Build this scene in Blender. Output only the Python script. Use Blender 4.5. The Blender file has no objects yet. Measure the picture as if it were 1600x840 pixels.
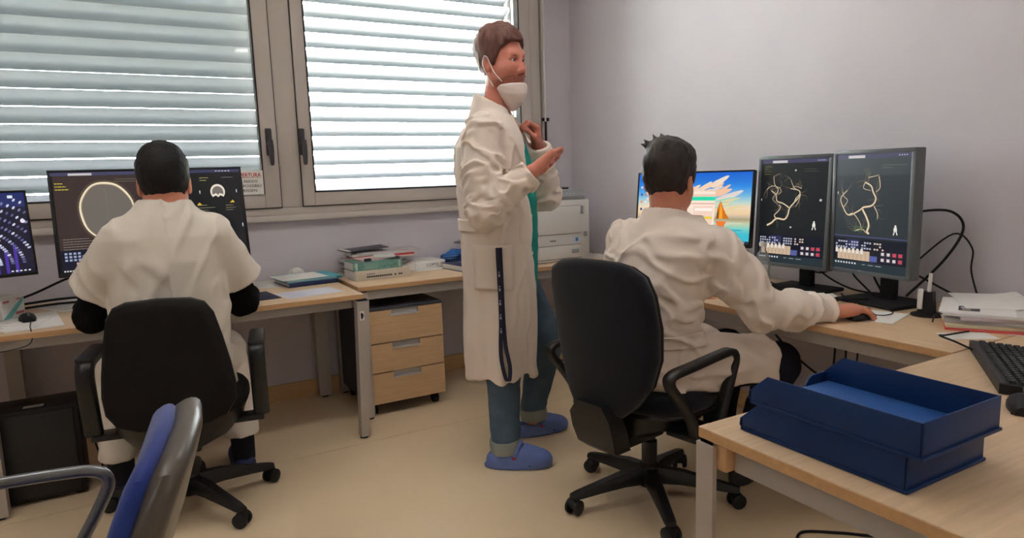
import bpy, bmesh, math, random
import numpy as np
from mathutils import Vector, Matrix

# ---------------------------------------------------------------- camera, sky, exposure
SC = bpy.context.scene
COL = SC.collection
random.seed(7)
YAW, PITCH, ROLL, CAM_H, FPX = 0.51043, 0.13979, -0.03199, 1.28, 1050.0
_fw = Vector((math.sin(YAW)*math.cos(PITCH), math.cos(YAW)*math.cos(PITCH), -math.sin(PITCH)))
_r0 = Vector((math.cos(YAW), -math.sin(YAW), 0)); _u0 = _r0.cross(_fw)
_rt = _r0*math.cos(ROLL) + _u0*math.sin(ROLL); _up = _u0*math.cos(ROLL) - _r0*math.sin(ROLL)
cam_d = bpy.data.cameras.new('camera'); cam = bpy.data.objects.new('camera', cam_d); COL.objects.link(cam)
cam_d.sensor_fit = 'HORIZONTAL'; cam_d.sensor_width = 36.0; cam_d.lens = FPX/1600*36.0
cam_d.clip_start = 0.02; cam_d.clip_end = 300
cam.matrix_world = Matrix(((_rt.x, _up.x, -_fw.x, 0), (_rt.y, _up.y, -_fw.y, 0), (_rt.z, _up.z, -_fw.z, CAM_H), (0, 0, 0, 1)))
SC.camera = cam

SKY = 14.0
world = bpy.data.worlds.new('sky'); SC.world = world; world.use_nodes = True
_bg = world.node_tree.nodes['Background']
_bg.inputs['Color'].default_value = (0.95, 0.98, 1.0, 1); _bg.inputs['Strength'].default_value = SKY
SC.view_settings.view_transform = 'Standard'; SC.view_settings.look = 'None'
SC.view_settings.exposure = 1.65; SC.view_settings.gamma = 1.0; SC.view_settings.use_curve_mapping = False
SC.cycles.max_bounces = 12; SC.cycles.diffuse_bounces = 8; SC.cycles.transparent_max_bounces = 12
SC.cycles.sample_clamp_indirect = 6.0
SC.cycles.use_denoising = True
def portal(name, loc, sx, sz, rot=(math.radians(-90), 0, 0)):      # guides sky sampling through the window opening, emits nothing itself
    d = bpy.data.lights.new(name, 'AREA'); d.shape = 'RECTANGLE'; d.size = sx; d.size_y = sz
    o = bpy.data.objects.new(name, d); COL.objects.link(o); o.location = loc
    o.rotation_euler = rot; d.cycles.is_portal = True
    return o
portal('sky_portal', (0.84, 4.40, 1.9), 3.5, 1.75)
# sun on the far side of the building: it lights the lawn, never the window itself
sun_d = bpy.data.lights.new('sun', 'SUN'); sun_d.energy = 110.0; sun_d.angle = math.radians(0.6); sun_d.color = (1.0, 0.96, 0.9)
sun = bpy.data.objects.new('sun', sun_d); COL.objects.link(sun); sun.location = (-6, -4, 8)
sun.rotation_euler = Vector((0.72, 0.28, -0.62)).to_track_quat('-Z', 'Y').to_euler()

# ---------------------------------------------------------------- materials
def lin(c):
    return tuple(((v/255)/12.92 if v/255 <= 0.04045 else ((v/255+0.055)/1.055)**2.4) for v in c)
MATS = {}
def mat(name, col, r=0.5, m=0.0, spec=0.5, var=0.0, vs=6.0, stretch=None, bump=0.0, bs=60.0, bstretch=None, em=None, es=0.0, coat=0.0, sheen=0.0, trans=0.0, sub=0.0):
    if name in MATS: return MATS[name]
    a = bpy.data.materials.new(name); a.use_nodes = True; nt = a.node_tree; N = nt.nodes; L = nt.links
    b = N['Principled BSDF']; c = lin(col)
    b.inputs['Base Color'].default_value = (*c, 1); b.inputs['Roughness'].default_value = r; b.inputs['Metallic'].default_value = m
    b.inputs['Specular IOR Level'].default_value = spec; b.inputs['Coat Weight'].default_value = coat
    b.inputs['Sheen Weight'].default_value = sheen; b.inputs['Transmission Weight'].default_value = trans
    if sub:
        b.inputs['Subsurface Weight'].default_value = sub; b.inputs['Subsurface Radius'].default_value = (0.012, 0.005, 0.003)
    if em is not None:
        b.inputs['Emission Color'].default_value = (*lin(em), 1); b.inputs['Emission Strength'].default_value = es
    if var or bump:
        tc = N.new('ShaderNodeTexCoord')
    if var:
        mp = N.new('ShaderNodeMapping'); L.new(tc.outputs['Object'], mp.inputs['Vector'])
        if stretch: mp.inputs['Scale'].default_value = stretch
        nz = N.new('ShaderNodeTexNoise'); nz.inputs['Scale'].default_value = vs; nz.inputs['Detail'].default_value = 5
        L.new(mp.outputs['Vector'], nz.inputs['Vector'])
        rp = N.new('ShaderNodeValToRGB'); e = rp.color_ramp.elements
        e[0].position = 0.3; e[1].position = 0.7
        e[0].color = (*[v*(1-var) for v in c], 1); e[1].color = (*[min(1, v*(1+var)) for v in c], 1)
        L.new(nz.outputs['Fac'], rp.inputs['Fac']); L.new(rp.outputs['Color'], b.inputs['Base Color'])
    if bump:
        mp2 = N.new('ShaderNodeMapping'); L.new(tc.outputs['Object'], mp2.inputs['Vector'])
        if bstretch: mp2.inputs['Scale'].default_value = bstretch
        n2 = N.new('ShaderNodeTexNoise'); n2.inputs['Scale'].default_value = bs; n2.inputs['Detail'].default_value = 3
        L.new(mp2.outputs['Vector'], n2.inputs['Vector'])
        bp = N.new('ShaderNodeBump'); bp.inputs['Strength'].default_value = bump; bp.inputs['Distance'].default_value = 0.004
        L.new(n2.outputs['Fac'], bp.inputs['Height']); L.new(bp.outputs['Normal'], b.inputs['Normal'])
    MATS[name] = a
    return a
def glow(col, k=0.33):               # lit pixels of a screen
    n = 'screen_%d_%d_%d' % tuple(int(v) for v in col)
    if n in MATS: return MATS[n]
    return mat(n, tuple(v*0.12 for v in col), r=0.35, spec=0.35, em=col, es=k)
def glass_pane(name, tint=(0.97, 0.985, 0.98), milk=0.0):
    a = bpy.data.materials.new(name); a.use_nodes = True; nt = a.node_tree; N = nt.nodes; L = nt.links
    N.remove(N['Principled BSDF'])
    t = N.new('ShaderNodeBsdfTransparent'); t.inputs['Color'].default_value = (*tint, 1)
    g = N.new('ShaderNodeBsdfGlossy'); g.inputs['Roughness'].default_value = 0.03
    fr = N.new('ShaderNodeFresnel'); fr.inputs['IOR'].default_value = 1.45
    mx = N.new('ShaderNodeMixShader'); L.new(fr.outputs['Fac'], mx.inputs['Fac'])
    L.new(t.outputs['BSDF'], mx.inputs[1]); L.new(g.outputs['BSDF'], mx.inputs[2])
    if milk:
        df = N.new('ShaderNodeBsdfDiffuse'); df.inputs['Color'].default_value = (0.8, 0.84, 0.84, 1); m2 = N.new('ShaderNodeMixShader'); m2.inputs['Fac'].default_value = milk
        L.new(mx.outputs['Shader'], m2.inputs[1]); L.new(df.outputs['BSDF'], m2.inputs[2]); mx = m2
    L.new(mx.outputs['Shader'], N['Material Output'].inputs['Surface'])
    MATS[name] = a
    return a

# ---------------------------------------------------------------- mesh helpers
class B:
    """Collects shapes into one bmesh that becomes one object."""
    def __init__(s): s.bm = bmesh.new()
    def box(s, c, d, bev=0.0, rot=None, seg=2):
        r = bmesh.ops.create_cube(s.bm, size=1.0); vs = r['verts']
        M = Matrix.Diagonal((d[0], d[1], d[2], 1))
        if rot is not None: M = rot.to_4x4() @ M
        M = Matrix.Translation(c) @ M
        bmesh.ops.transform(s.bm, matrix=M, verts=vs)
        if bev:
            es = list({e for v in vs for e in v.link_edges})
            bmesh.ops.bevel(s.bm, geom=es, offset=bev, segments=seg, affect='EDGES', profile=0.5, clamp_overlap=True)
        return s
    def rings(s, rings, caps=True, closed=True, loop=False):
        bm = s.bm; R = [[bm.verts.new(p) for p in ring] for ring in rings]; n = len(R[0])
        idx = range(len(R)) if loop else range(len(R)-1)
        for i in idx:
            A, Bq = R[i], R[(i+1) % len(R)]
            for j in range(n if closed else n-1):
                k = (j+1) % n
                try: bm.faces.new((A[j], A[k], Bq[k], Bq[j]))
                except ValueError: pass
        if caps and not loop and closed:
            for q in (R[0][::-1], R[-1]):
                try: bm.faces.new(q)
                except ValueError: pass
        return s
    def cyl(s, p0, p1, r0, r1=None, n=16):
        return s.tube([p0, p1], [r0, r0 if r1 is None else r1], n)
    def tube(s, pts, r, n=8, loop=False):
        P = [Vector(p) for p in pts]; m = len(P)
        rr = r if isinstance(r, (list, tuple)) else [r]*m
        rings = []; prev = None
        for i, p in enumerate(P):
            if loop: t = (P[(i+1) % m]-P[i-1])
            elif i == 0: t = P[1]-P[0]
            elif i == m-1: t = P[-1]-P[-2]
            else: t = (P[i+1]-P[i]).normalized()+(P[i]-P[i-1]).normalized()
            t.normalize()
            if prev is None:
                a = Vector((0, 0, 1)) if abs(t.z) < 0.9 else Vector((1, 0, 0))
                x = t.cross(a).normalized()
            else:
                x = (prev-t*prev.dot(t))
                x = x.normalized() if x.length > 1e-6 else t.orthogonal().normalized()
            prev = x; y = t.cross(x)
            rings.append([p+(x*math.cos(2*math.pi*k/n)+y*math.sin(2*math.pi*k/n))*rr[i] for k in range(n)])
        return s.rings(rings, loop=loop)
    def lathe(s, prof, c=(0, 0, 0), n=24, M=None):
        c = Vector(c); rings = []
        for r, z in prof:
            ring = []
            for k in range(n):
                v = Vector((max(r, 1e-4)*math.cos(2*math.pi*k/n), max(r, 1e-4)*math.sin(2*math.pi*k/n), z))
                if M is not None: v = M @ v
                ring.append(c+v)
            rings.append(ring)
        return s.rings(rings)
    def prism(s, pts, f, h0, h1, bev=0.0):
        """pts 2-D outline; f(u, v, h) -> 3-D point."""
        A = [s.bm.verts.new(f(u, v, h0)) for u, v in pts]; Q = [s.bm.verts.new(f(u, v, h1)) for u, v in pts]
        n = len(pts); fs = [s.bm.faces.new(A[::-1]), s.bm.faces.new(Q)]
        for i in range(n): fs.append(s.bm.faces.new((A[i], A[(i+1) % n], Q[(i+1) % n], Q[i])))
        if bev:
            es = list({e for e in fs[0].edges} | {e for e in fs[1].edges})
            bmesh.ops.bevel(s.bm, geom=es, offset=bev, segments=2, affect='EDGES', profile=0.5, clamp_overlap=True)
        return s
    def pillow(s, pts, f, thick, inset=0.03, bulge=0.012, back=None, steps=4):
        """Padded panel: outline pts, f(u,v,h), rounded edge on both faces."""
        P = [Vector(p) for p in pts]; n = len(P)
        cx = sum((p for p in P), Vector((0, 0)))/n
        def off(d):
            out = []
            for i in range(n):
                t = (P[(i+1) % n]-P[i-1]).normalized(); nn = Vector((-t.y, t.x))
                if nn.dot(cx-P[i]) < 0: nn = -nn
                out.append(P[i]+nn*d)
            return out
        rings = []
        hb = thick/2 if back is None else back
        def ring(d, h): rings.append([f(p.x, p.y, h) for p in off(d)])
        def scaled(k, h): 
            q = off(inset); rings.append([f(cx.x+(p.x-cx.x)*k, cx.y+(p.y-cx.y)*k, h) for p in q])
        for k in (0.35, 0.75): scaled(k, -hb-bulge*(1-k*k))
        for i in range(steps+1):
            a = math.pi/2*(1-i/steps); ring(inset*(1-math.cos(a)), -hb*math.sin(a) if i < steps else 0)
        for i in range(1, steps+1):
            a = math.pi/2*i/steps; ring(inset*(1-math.cos(a)), thick/2*math.sin(a))
        for k in (0.75, 0.35): scaled(k, thick/2+bulge*(1-k*k))
        return s.rings(rings)
    def obj(s, name, m, parent=None, loc=None, rz=0.0, smooth=40):
        me = bpy.data.meshes.new(name)
        bmesh.ops.recalc_face_normals(s.bm, faces=s.bm.faces[:])
        s.bm.to_mesh(me); s.bm.free()
        return add(name, me, m, parent, loc, rz, smooth)
def add(name, me, m, parent=None, loc=None, rz=0.0, smooth=40):
    o = bpy.data.objects.new(name, me); COL.objects.link(o)
    for x in (m if isinstance(m, (list, tuple)) else [m]): me.materials.append(x)
    if smooth:
        me.polygons.foreach_set('use_smooth', [True]*len(me.polygons))
        if smooth < 180: me.set_sharp_from_angle(angle=math.radians(smooth))
    if parent is not None: o.parent = parent
    if loc is not None: o.location = loc
    if rz: o.rotation_euler = (0, 0, rz)
    return o
def copy(o, parent=None, loc=None, rz=None):
    c = o.copy(); COL.objects.link(c)
    if parent is not None: c.parent = parent
    if loc is not None: c.location = loc
    if rz is not None: c.rotation_euler = (0, 0, rz)
    return c
def thing(name, label, cat, loc=(0, 0, 0), rz=0.0, group=None):
    o = bpy.data.objects.new(name, None); COL.objects.link(o); o.empty_display_size = 0.1
    o.location = loc; o.rotation_euler = (0, 0, rz)
    return tag(o, label, cat, group)
def tag(o, label, cat, group=None):
    o['label'] = label; o['category'] = cat
    if group: o['group'] = group
    return o
def struct(o): o['kind'] = 'structure'; return o
def smoothpath(pts, k=6):           # Catmull-Rom
    P = [Vector(p) for p in pts]; out = []
    for i in range(len(P)-1):
        a, b, c, d = P[max(i-1, 0)], P[i], P[i+1], P[min(i+2, len(P)-1)]
        for j in range(k):
            t = j/k
            out.append(0.5*((2*b)+(c-a)*t+(2*a-5*b+4*c-d)*t*t+(3*b-a-3*c+d)*t**3))
    out.append(P[-1])
    return out
_TXT = {}
def text_geo(body, size, bold=0.0):
    k = (body, size, bold)
    if k not in _TXT:
        c = bpy.data.curves.new('lettering', 'FONT'); c.body = body; c.size = size; c.resolution_u = 2; c.offset = bold
        o = bpy.data.objects.new('lettering', c); COL.objects.link(o)
        dg = bpy.context.evaluated_depsgraph_get(); me = o.evaluated_get(dg).to_mesh()
        vs = [v.co.copy() for v in me.vertices]; fs = [tuple(p.vertices) for p in me.polygons]
        o.evaluated_get(dg).to_mesh_clear(); bpy.data.objects.remove(o); bpy.data.curves.remove(c)
        _TXT[k] = (vs, fs)
    return _TXT[k]
class Flat:
    """Flat print: coloured polygons in a plane, one mesh. (0,0) lower left, u right, v up, +h to the reader."""
    def __init__(s): s.v = []; s.f = []; s.m = []; s.mats = []; s.k = 0
    def _mi(s, m):
        if m not in s.mats: s.mats.append(m)
        return s.mats.index(m)
    def poly(s, pts, m):
        s.k += 1; i = len(s.v); s.v += [(u, v, s.k) for u, v in pts]; s.f.append(tuple(range(i, i+len(pts)))); s.m.append(s._mi(m)); return s
    def rect(s, u0, v0, u1, v1, m): return s.poly([(u0, v0), (u1, v0), (u1, v1), (u0, v1)], m)
    def rects(s, L, m):
        s.k += 1; q = s._mi(m)
        for u0, v0, u1, v1 in L:
            i = len(s.v); s.v += [(u0, v0, s.k), (u1, v0, s.k), (u1, v1, s.k), (u0, v1, s.k)]; s.f.append((i, i+1, i+2, i+3)); s.m.append(q)
        return s
    def ell(s, u, v, ru, rv, m, n=28, wob=0.0, rot=0.0):
        pts = []
        for k in range(n):
            a = 2*math.pi*k/n; w = 1+wob*math.sin(3*a+1)+wob*0.6*math.sin(7*a)
            x, y = ru*w*math.cos(a), rv*w*math.sin(a)
            pts.append((u+x*math.cos(rot)-y*math.sin(rot), v+x*math.sin(rot)+y*math.cos(rot)))
        return s.poly(pts, m)
    def line(s, pts, w, m, w1=None):
        s.k += 1; q = s._mi(m); n = len(pts); L = []; R = []
        for i, p in enumerate(pts):
            a = pts[max(i-1, 0)]; b = pts[min(i+1, n-1)]
            dx, dy = b[0]-a[0], b[1]-a[1]; l = math.hypot(dx, dy) or 1
            ww = w if w1 is None else w+(w1-w)*i/(n-1)
            L.append((p[0]-dy/l*ww/2, p[1]+dx/l*ww/2, s.k)); R.append((p[0]+dy/l*ww/2, p[1]-dx/l*ww/2, s.k))
        i0 = len(s.v); s.v += L+R
        for i in range(n-1): s.f.append((i0+n+i, i0+n+i+1, i0+i+1, i0+i)); s.m.append(q)
        return s
    def text(s, body, u, v, size, m, bold=0.0, cw=None, rot=0.0):
        s.k += 1; q = s._mi(m); vs, fs = text_geo(body, size, bold); i = len(s.v)
        w = max((p.x for p in vs), default=1); kx = cw/w if cw else 1
        cr, sr = math.cos(rot), math.sin(rot)
        s.v += [(u+p.x*kx*cr-p.y*sr, v+p.x*kx*sr+p.y*cr, s.k) for p in vs]; s.f += [tuple(i+j for j in f) for f in fs]; s.m += [q]*len(fs)
        return s
    def obj(s, name, f, parent=None, dh=0.00006):
        me = bpy.data.meshes.new(name); me.from_pydata([f(u, v, k*dh) for u, v, k in s.v], [], s.f)
        o = add(name, me, s.mats, parent, smooth=0); me.polygons.foreach_set('material_index', s.m); return o

# ---------------------------------------------------------------- palette
WALLP = mat('wall_paint', (203, 199, 208), r=0.85, var=0.03, vs=2.5, bump=0.08, bs=160)
CEIL = mat('ceiling_paint', (232, 231, 228), r=0.9)
BACKW = mat('rear_wall_paint', (222, 219, 218), r=0.9)
BASEB = mat('baseboard_wood', (205, 168, 120), r=0.55, var=0.08, vs=4, stretch=(1, 12, 12))
ALU = mat('window_frame_paint', (186, 178, 172), r=0.5, spec=0.4, var=0.02, vs=3)
GASKET = mat('rubber_gasket', (35, 33, 36), r=0.8)
SLAT = mat('blind_slat_paint', (98, 103, 105), r=0.42, spec=0.5)
BEECH = mat('beech_laminate', (207, 180, 149), r=0.42, var=0.09, vs=5, stretch=(1.2, 16, 16), spec=0.4)
BEECH_E = mat('beech_edge', (196, 155, 112), r=0.5, var=0.08, vs=5, stretch=(1, 14, 14))
BEECH_Y = mat('beech_laminate_lengthwise', (205, 177, 145), r=0.42, var=0.09, vs=5, stretch=(16, 1.2, 16), spec=0.4)
STEEL = mat('desk_leg_paint', (178, 170, 164), r=0.45, m=0.15, var=0.04, vs=6)
RAIL = mat('desk_rail_paint', (170, 166, 164), r=0.45, m=0.15)
DARKN = mat('graphite_laminate', (44, 46, 58), r=0.6, var=0.1, vs=9)
BLACKP = mat('black_plastic', (22, 22, 25), r=0.45, spec=0.4)
BLACKM = mat('black_matt_plastic', (26, 26, 29), r=0.7, spec=0.3)
GREYP = mat('grey_plastic', (96, 99, 102), r=0.5)
WHITEP = mat('white_plastic', (224, 222, 219), r=0.5, spec=0.4)
PAPER = mat('white_paper', (226, 224, 222), r=0.85, var=0.02, vs=5)
PAPERB = mat('bluish_paper', (200, 203, 218), r=0.85)
INK = mat('print_ink', (120, 118, 128), r=0.8)
INKD = mat('dark_print_ink', (40, 38, 44), r=0.8)
CHROME = mat('satin_metal', (176, 178, 180), r=0.3, m=0.9)
# ================================================================ the setting
WY, RX, FZ, CZ = 4.02, 2.77, 0.0, 2.95
X0, Y0 = -3.6, -2.4
# floor: linoleum sheets with a hairline joint
fl = struct(B().box(((X0+RX)/2, (Y0+WY)/2, -0.053), (RX-X0, WY-Y0, 0.1)).obj('floor', mat('floor_joint', (120, 104, 84), r=0.8)))
def lino():
    a = mat('linoleum', (222, 200, 168), r=0.32, spec=0.45, var=0.05, vs=1.6, bump=0.03, bs=40)
    nt = a.node_tree
    return a
LINO = lino()
ys = [Y0, -0.87, 1.12, 3.11, WY]
for i in range(4):
    B().box(((X0+RX)/2, (ys[i]+ys[i+1])/2, -0.0015), (RX-X0, ys[i+1]-ys[i]-0.003, 0.003)).obj('linoleum_sheet', LINO, fl)
# window wall with its opening
OX0, OX1, OZ0, OZ1 = -0.88, 2.50, 1.06, 2.74
w = B()
w.box(((X0+OX0)/2, WY+0.15, CZ/2), (OX0-X0, 0.3, CZ)).box(((OX1+RX+0.3)/2, WY+0.15, CZ/2), (RX+0.3-OX1, 0.3, CZ))
w.box(((OX0+OX1)/2, WY+0.15, OZ0/2), (OX1-OX0, 0.3, OZ0)).box(((OX0+OX1)/2, WY+0.15, (OZ1+CZ)/2), (OX1-OX0, 0.3, CZ-OZ1))
struct(w.obj('wall_back', WALLP))
struct(B().box((RX+0.1, (Y0+WY)/2, CZ/2), (0.2, WY-Y0+0.2, CZ)).obj('wall_right', WALLP))
struct(B().box((X0-0.1, (Y0+WY)/2, CZ/2), (0.2, WY-Y0+0.2, CZ)).obj('wall_left', BACKW))
struct(B().box(((X0+RX)/2, Y0-0.1, CZ/2), (RX-X0+0.4, 0.2, CZ)).obj('wall_front', BACKW))
struct(B().box(((X0+RX)/2, (Y0+WY)/2, CZ+0.06), (RX-X0+0.6, WY-Y0+0.6, 0.12)).obj('ceiling', CEIL))
struct(B().box(((X0+RX)/2, WY-0.008, 0.05), (RX-X0, 0.016, 0.1), bev=0.003).obj('baseboard_back', BASEB))
struct(B().box((RX-0.008, (Y0+WY)/2-0.01, 0.05), (0.016, WY-Y0-0.02, 0.1), bev=0.003).obj('baseboard_right', BASEB))

# window: fixed frame, two sashes, panes, gaskets, handles, sill trim
FY0, FY1 = 3.985, 4.075
def frame_member(o, x0, x1, z0, z1, y0=FY0, y1=FY1, bev=0.004):
    o.box(((x0+x1)/2, (y0+y1)/2, (z0+z1)/2), (x1-x0, y1-y0, z1-z0), bev=bev); return o
fr = B()
frame_member(fr, OX0, OX1, 1.09, 1.134, 3.99); frame_member(fr, OX0, OX1, 2.67, 2.74, 3.99)
frame_member(fr, 0.747, 0.864, 1.134, 2.67, 3.99); frame_member(fr, 2.42, OX1, 1.134, 2.67, 3.99); frame_member(fr, OX0, -0.81, 1.134, 2.67, 3.99)
trim = struct(fr.obj('trim_1', ALU))
sill = B(); sill.box(((OX0+OX1)/2+0.005, 3.995, 1.074), (OX1-OX0+0.09, 0.05, 0.033), bev=0.003)
struct(sill.obj('trim_2', mat('sill_paint', (196, 188, 182), r=0.55)))
st = B(); st.box((2.528, 4.005, 1.9), (0.022, 0.03, 1.7), bev=0.003)
struct(st.obj('trim_3', ALU))
PANE = glass_pane('window_glass')
def sash(name, x0, x1, z0, z1, wl, wr, wb, wt, hx):
    b = B()
    frame_member(b, x0+0.003, x0+wl, z0+0.003, z1, 3.975); frame_member(b, x1-wr, x1-0.003, z0+0.003, z1, 3.975)
    frame_member(b, x0+wl, x1-wr, z0+0.003, z0+wb, 3.975); frame_member(b, x0+wl, x1-wr, z1-wt, z1, 3.975)
    o = struct(b.obj(name, ALU))
    B().box(((x0+wl+x1-wr)/2, 4.035, (z0+wb+z1-wt)/2), (x1-wr-x0-wl+0.02, 0.006, z1-wt-z0-wb+0.02)).obj('pane', PANE, o)
    g = B(); t = 0.007
    for (a, c, e, d) in ((x0+wl-0.001, x0+wl+t, z0+wb, z1-wt), (x1-wr-t, x1-wr+0.001, z0+wb, z1-wt), (x0+wl, x1-wr, z0+wb-0.001, z0+wb+t), (x0+wl, x1-wr, z1-wt-t, z1-wt)):
        frame_member(g, a, c, e, d, 3.972, 4.03, bev=0)
    g.obj('gasket', GASKET, o)
    s2 = B(); t = 0.004
    for (a, c, e, d) in ((x0-0.0015, x0+0.0028, z0, z1), (x1-0.0028, x1+0.0015, z0, z1), (x0, x1, z0-0.0015, z0+0.0028)):
        frame_member(s2, a, c, e, d, 3.984, 4.0, bev=0)
    s2.obj('joint_seal', GASKET, o)
    HM = mat('window_handle_paint', (44, 40, 46), r=0.4)
    h = B().box((hx, 3.968, 1.50), (0.034, 0.016, 0.15), bev=0.007).obj('handle_plate', HM, o)
    hh = B(); hh.cyl((hx, 3.965, 1.49), (hx, 3.925, 1.49), 0.013, n=14)
    hh.rings([[(hx+cx*wd, y+cy*0.009, z) for cx, cy in ((-1, -1), (1, -1), (1, 1), (-1, 1))] for z, wd, y in ((1.51, 0.012, 3.926), (1.475, 0.014, 3.922), (1.44, 0.013, 3.916), (1.385, 0.010, 3.914), (1.37, 0.006, 3.916))])
    hh.obj('handle_lever', HM, h)
    return o
w1 = sash('window_1', -0.81, 0.747, 1.134, 2.67, 0.085, 0.089, 0.080, 0.08, 0.700)
w2 = sash('window_2', 0.864, 2.42, 1.134, 2.67, 0.070, 0.086, 0.080, 0.08, 0.880)

# exterior shutters: curved aluminium slats on guide rails
def slat_mesh(name, x0, x1, tilt, wd=0.092):
    b = B(); n = 9; top = []; 
    for i in range(n):
        u = (i/(n-1)-0.5); top.append((u*wd, 0.010*(1-4*u*u)+0.003*math.sin(u*6.28)))
    prof = [(y, z+0.0018) for y, z in top]+[(y, z-0.0018) for y, z in top[::-1]]
    ct, s_ = math.cos(tilt), math.sin(tilt)
    rings = [[(x, y*ct+z*s_, -y*s_+z*ct) for y, z in prof] for x in (x0, x1)]
    b.rings(rings)
    me = bpy.data.meshes.new(name); bmesh.ops.recalc_face_normals(b.bm, faces=b.bm.faces[:]); b.bm.to_mesh(me); b.bm.free()
    return me
def blind(label, x0, x1, tilt, z0, n, pitch, wd):
    t = thing('exterior_blind', label, 'blind', ((x0+x1)/2, 4.16, 1.10))
    xm = (x0+x1)/2; me = slat_mesh('slat', x0-xm, x1-xm, tilt, wd); first = None
    for k in range(n):
        if first is None: first = add('slat', me, SLAT, t, (0, 0, z0-1.10), smooth=60)
        else: copy(first, t, (0, 0, z0-1.10+k*pitch))
    for sx in (-1, 1):
        B().box((sx*((x1-x0)/2+0.016), 0, 0.80), (0.022, 0.07, 1.66), bev=0.002).obj('guide_rail', mat('dark_guide_rail', (58, 58, 60), r=0.5), t)
    B().box((0, 0, 0.055 if z0 > 1.2 else 0.03), (x1-x0, 0.03, 0.025), bev=0.003).obj('bottom_rail', SLAT, t)
    return t
blind('nearly closed slatted blind outside the left window', -0.80, 0.690, math.radians(55), 1.212, 18, 0.0872, 0.094)
blind('half open slatted blind outside the window behind the standing man', 0.905, 2.352, math.radians(35), 1.225, 18, 0.0868, 0.088)
# crank rod of the blind beside the window
cr = thing('blind_crank', 'thin white blind crank rod hanging at the right edge of the window', 'crank', (2.520, 3.965, 1.3))
B().cyl((0, 0, 0.33), (0, 0, 1.25), 0.006, n=10).obj('rod', WHITEP, cr)
B().cyl((0, 0, 0.2), (0, 0, 0.33), 0.008, n=10).obj('grip', BLACKP, cr)
B().box((0.012, 0.02, 0.345), (0.05, 0.022, 0.022), bev=0.003).obj('clip', BLACKP, cr)
# ground outside: pale paving added unseen to bounce neutral daylight indoors, lawn beyond
struct(B().box((2, 19.4, -0.55), (160, 30.0, 0.1)).obj('bounce_paving_outside', mat('paving', (168, 166, 162), r=0.9, var=0.08, vs=0.8)))
struct(B().box((2, 94, -0.55), (260, 119, 0.1)).obj('lawn_outside', mat('grass', (146, 156, 92), r=0.95, spec=0.1, var=0.25, vs=0.3)))
# fill panels added at the ceiling, out of view, to brighten coats and floor
def fill_panel(label, x, y):
    t = thing('fill_panel', label, 'fill light', (x, y, CZ))
    fr_ = B()
    for c, d in (((0, -0.155, -0.03), (1.24, 0.012, 0.06)), ((0, 0.155, -0.03), (1.24, 0.012, 0.06)), ((-0.614, 0, -0.03), (0.012, 0.298, 0.06)), ((0.614, 0, -0.03), (0.012, 0.298, 0.06))): fr_.box(c, d)
    fr_.obj('frame', ALU, t)
    B().box((0, 0, -0.045), (1.21, 0.295, 0.01)).obj('diffuser', mat('fill_panel_glow', (235, 235, 232), r=0.6, em=(255, 250, 246), es=2.9), t)
fill_panel('added fill light panel over the left desk', -0.9, 2.25); fill_panel('added fill light panel in the middle of the room', 1.0, 2.1)
fill_panel('added fill light panel by the left wall', -2.4, 0.4); fill_panel('added fill light panel behind the camera', 1.9, -1.0)
# notice stuck to the left pane
nt_ = thing('paper_notice', 'white printed notice taped to the lower corner of the left window', 'notice', (0.560, 3.966, 1.214))
B().box((0, 0, 0.066), (0.185, 0.0008, 0.132)).obj('sheet', PAPER, nt_)
RED = mat('red_print', (176, 40, 52), r=0.8)
F = Flat(); F.text('APERTURA', -0.046, 0.098, 0.030, RED, 0.0006, cw=0.128).rect(-0.046, 0.0925, 0.082, 0.0945, RED)
for i, s in enumerate(('IL FREDDO', 'I POSSIBILI', 'I RISSEN')):
    F.text(s, -0.03, 0.066-i*0.025, 0.021, INKD, 0.0002, cw=(0.092, 0.110, 0.085)[i])
F.obj('lettering', lambda u, v, h: (u, -0.0006-h, v), nt_)
# wall socket with two plugs
so = thing('wall_socket', 'cream wall socket plate with two black plugs under the right desk', 'socket', (RX, 2.40, 0.33))
B().box((-0.006, 0, 0), (0.012, 0.15, 0.10), bev=0.004).obj('plate', mat('cream_plastic', (206, 198, 186), r=0.5), so)
for y in (-0.022, 0.028):
    b = B(); b.lathe([(0.001, 0.0), (0.021, 0.0), (0.021, 0.012), (0.016, 0.030), (0.008, 0.034), (0.001, 0.034)], (-0.012, y, 0), 16, Matrix.Rotation(-math.pi/2, 3, 'Y'))
    b.obj('plug', BLACKP, so)
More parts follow.
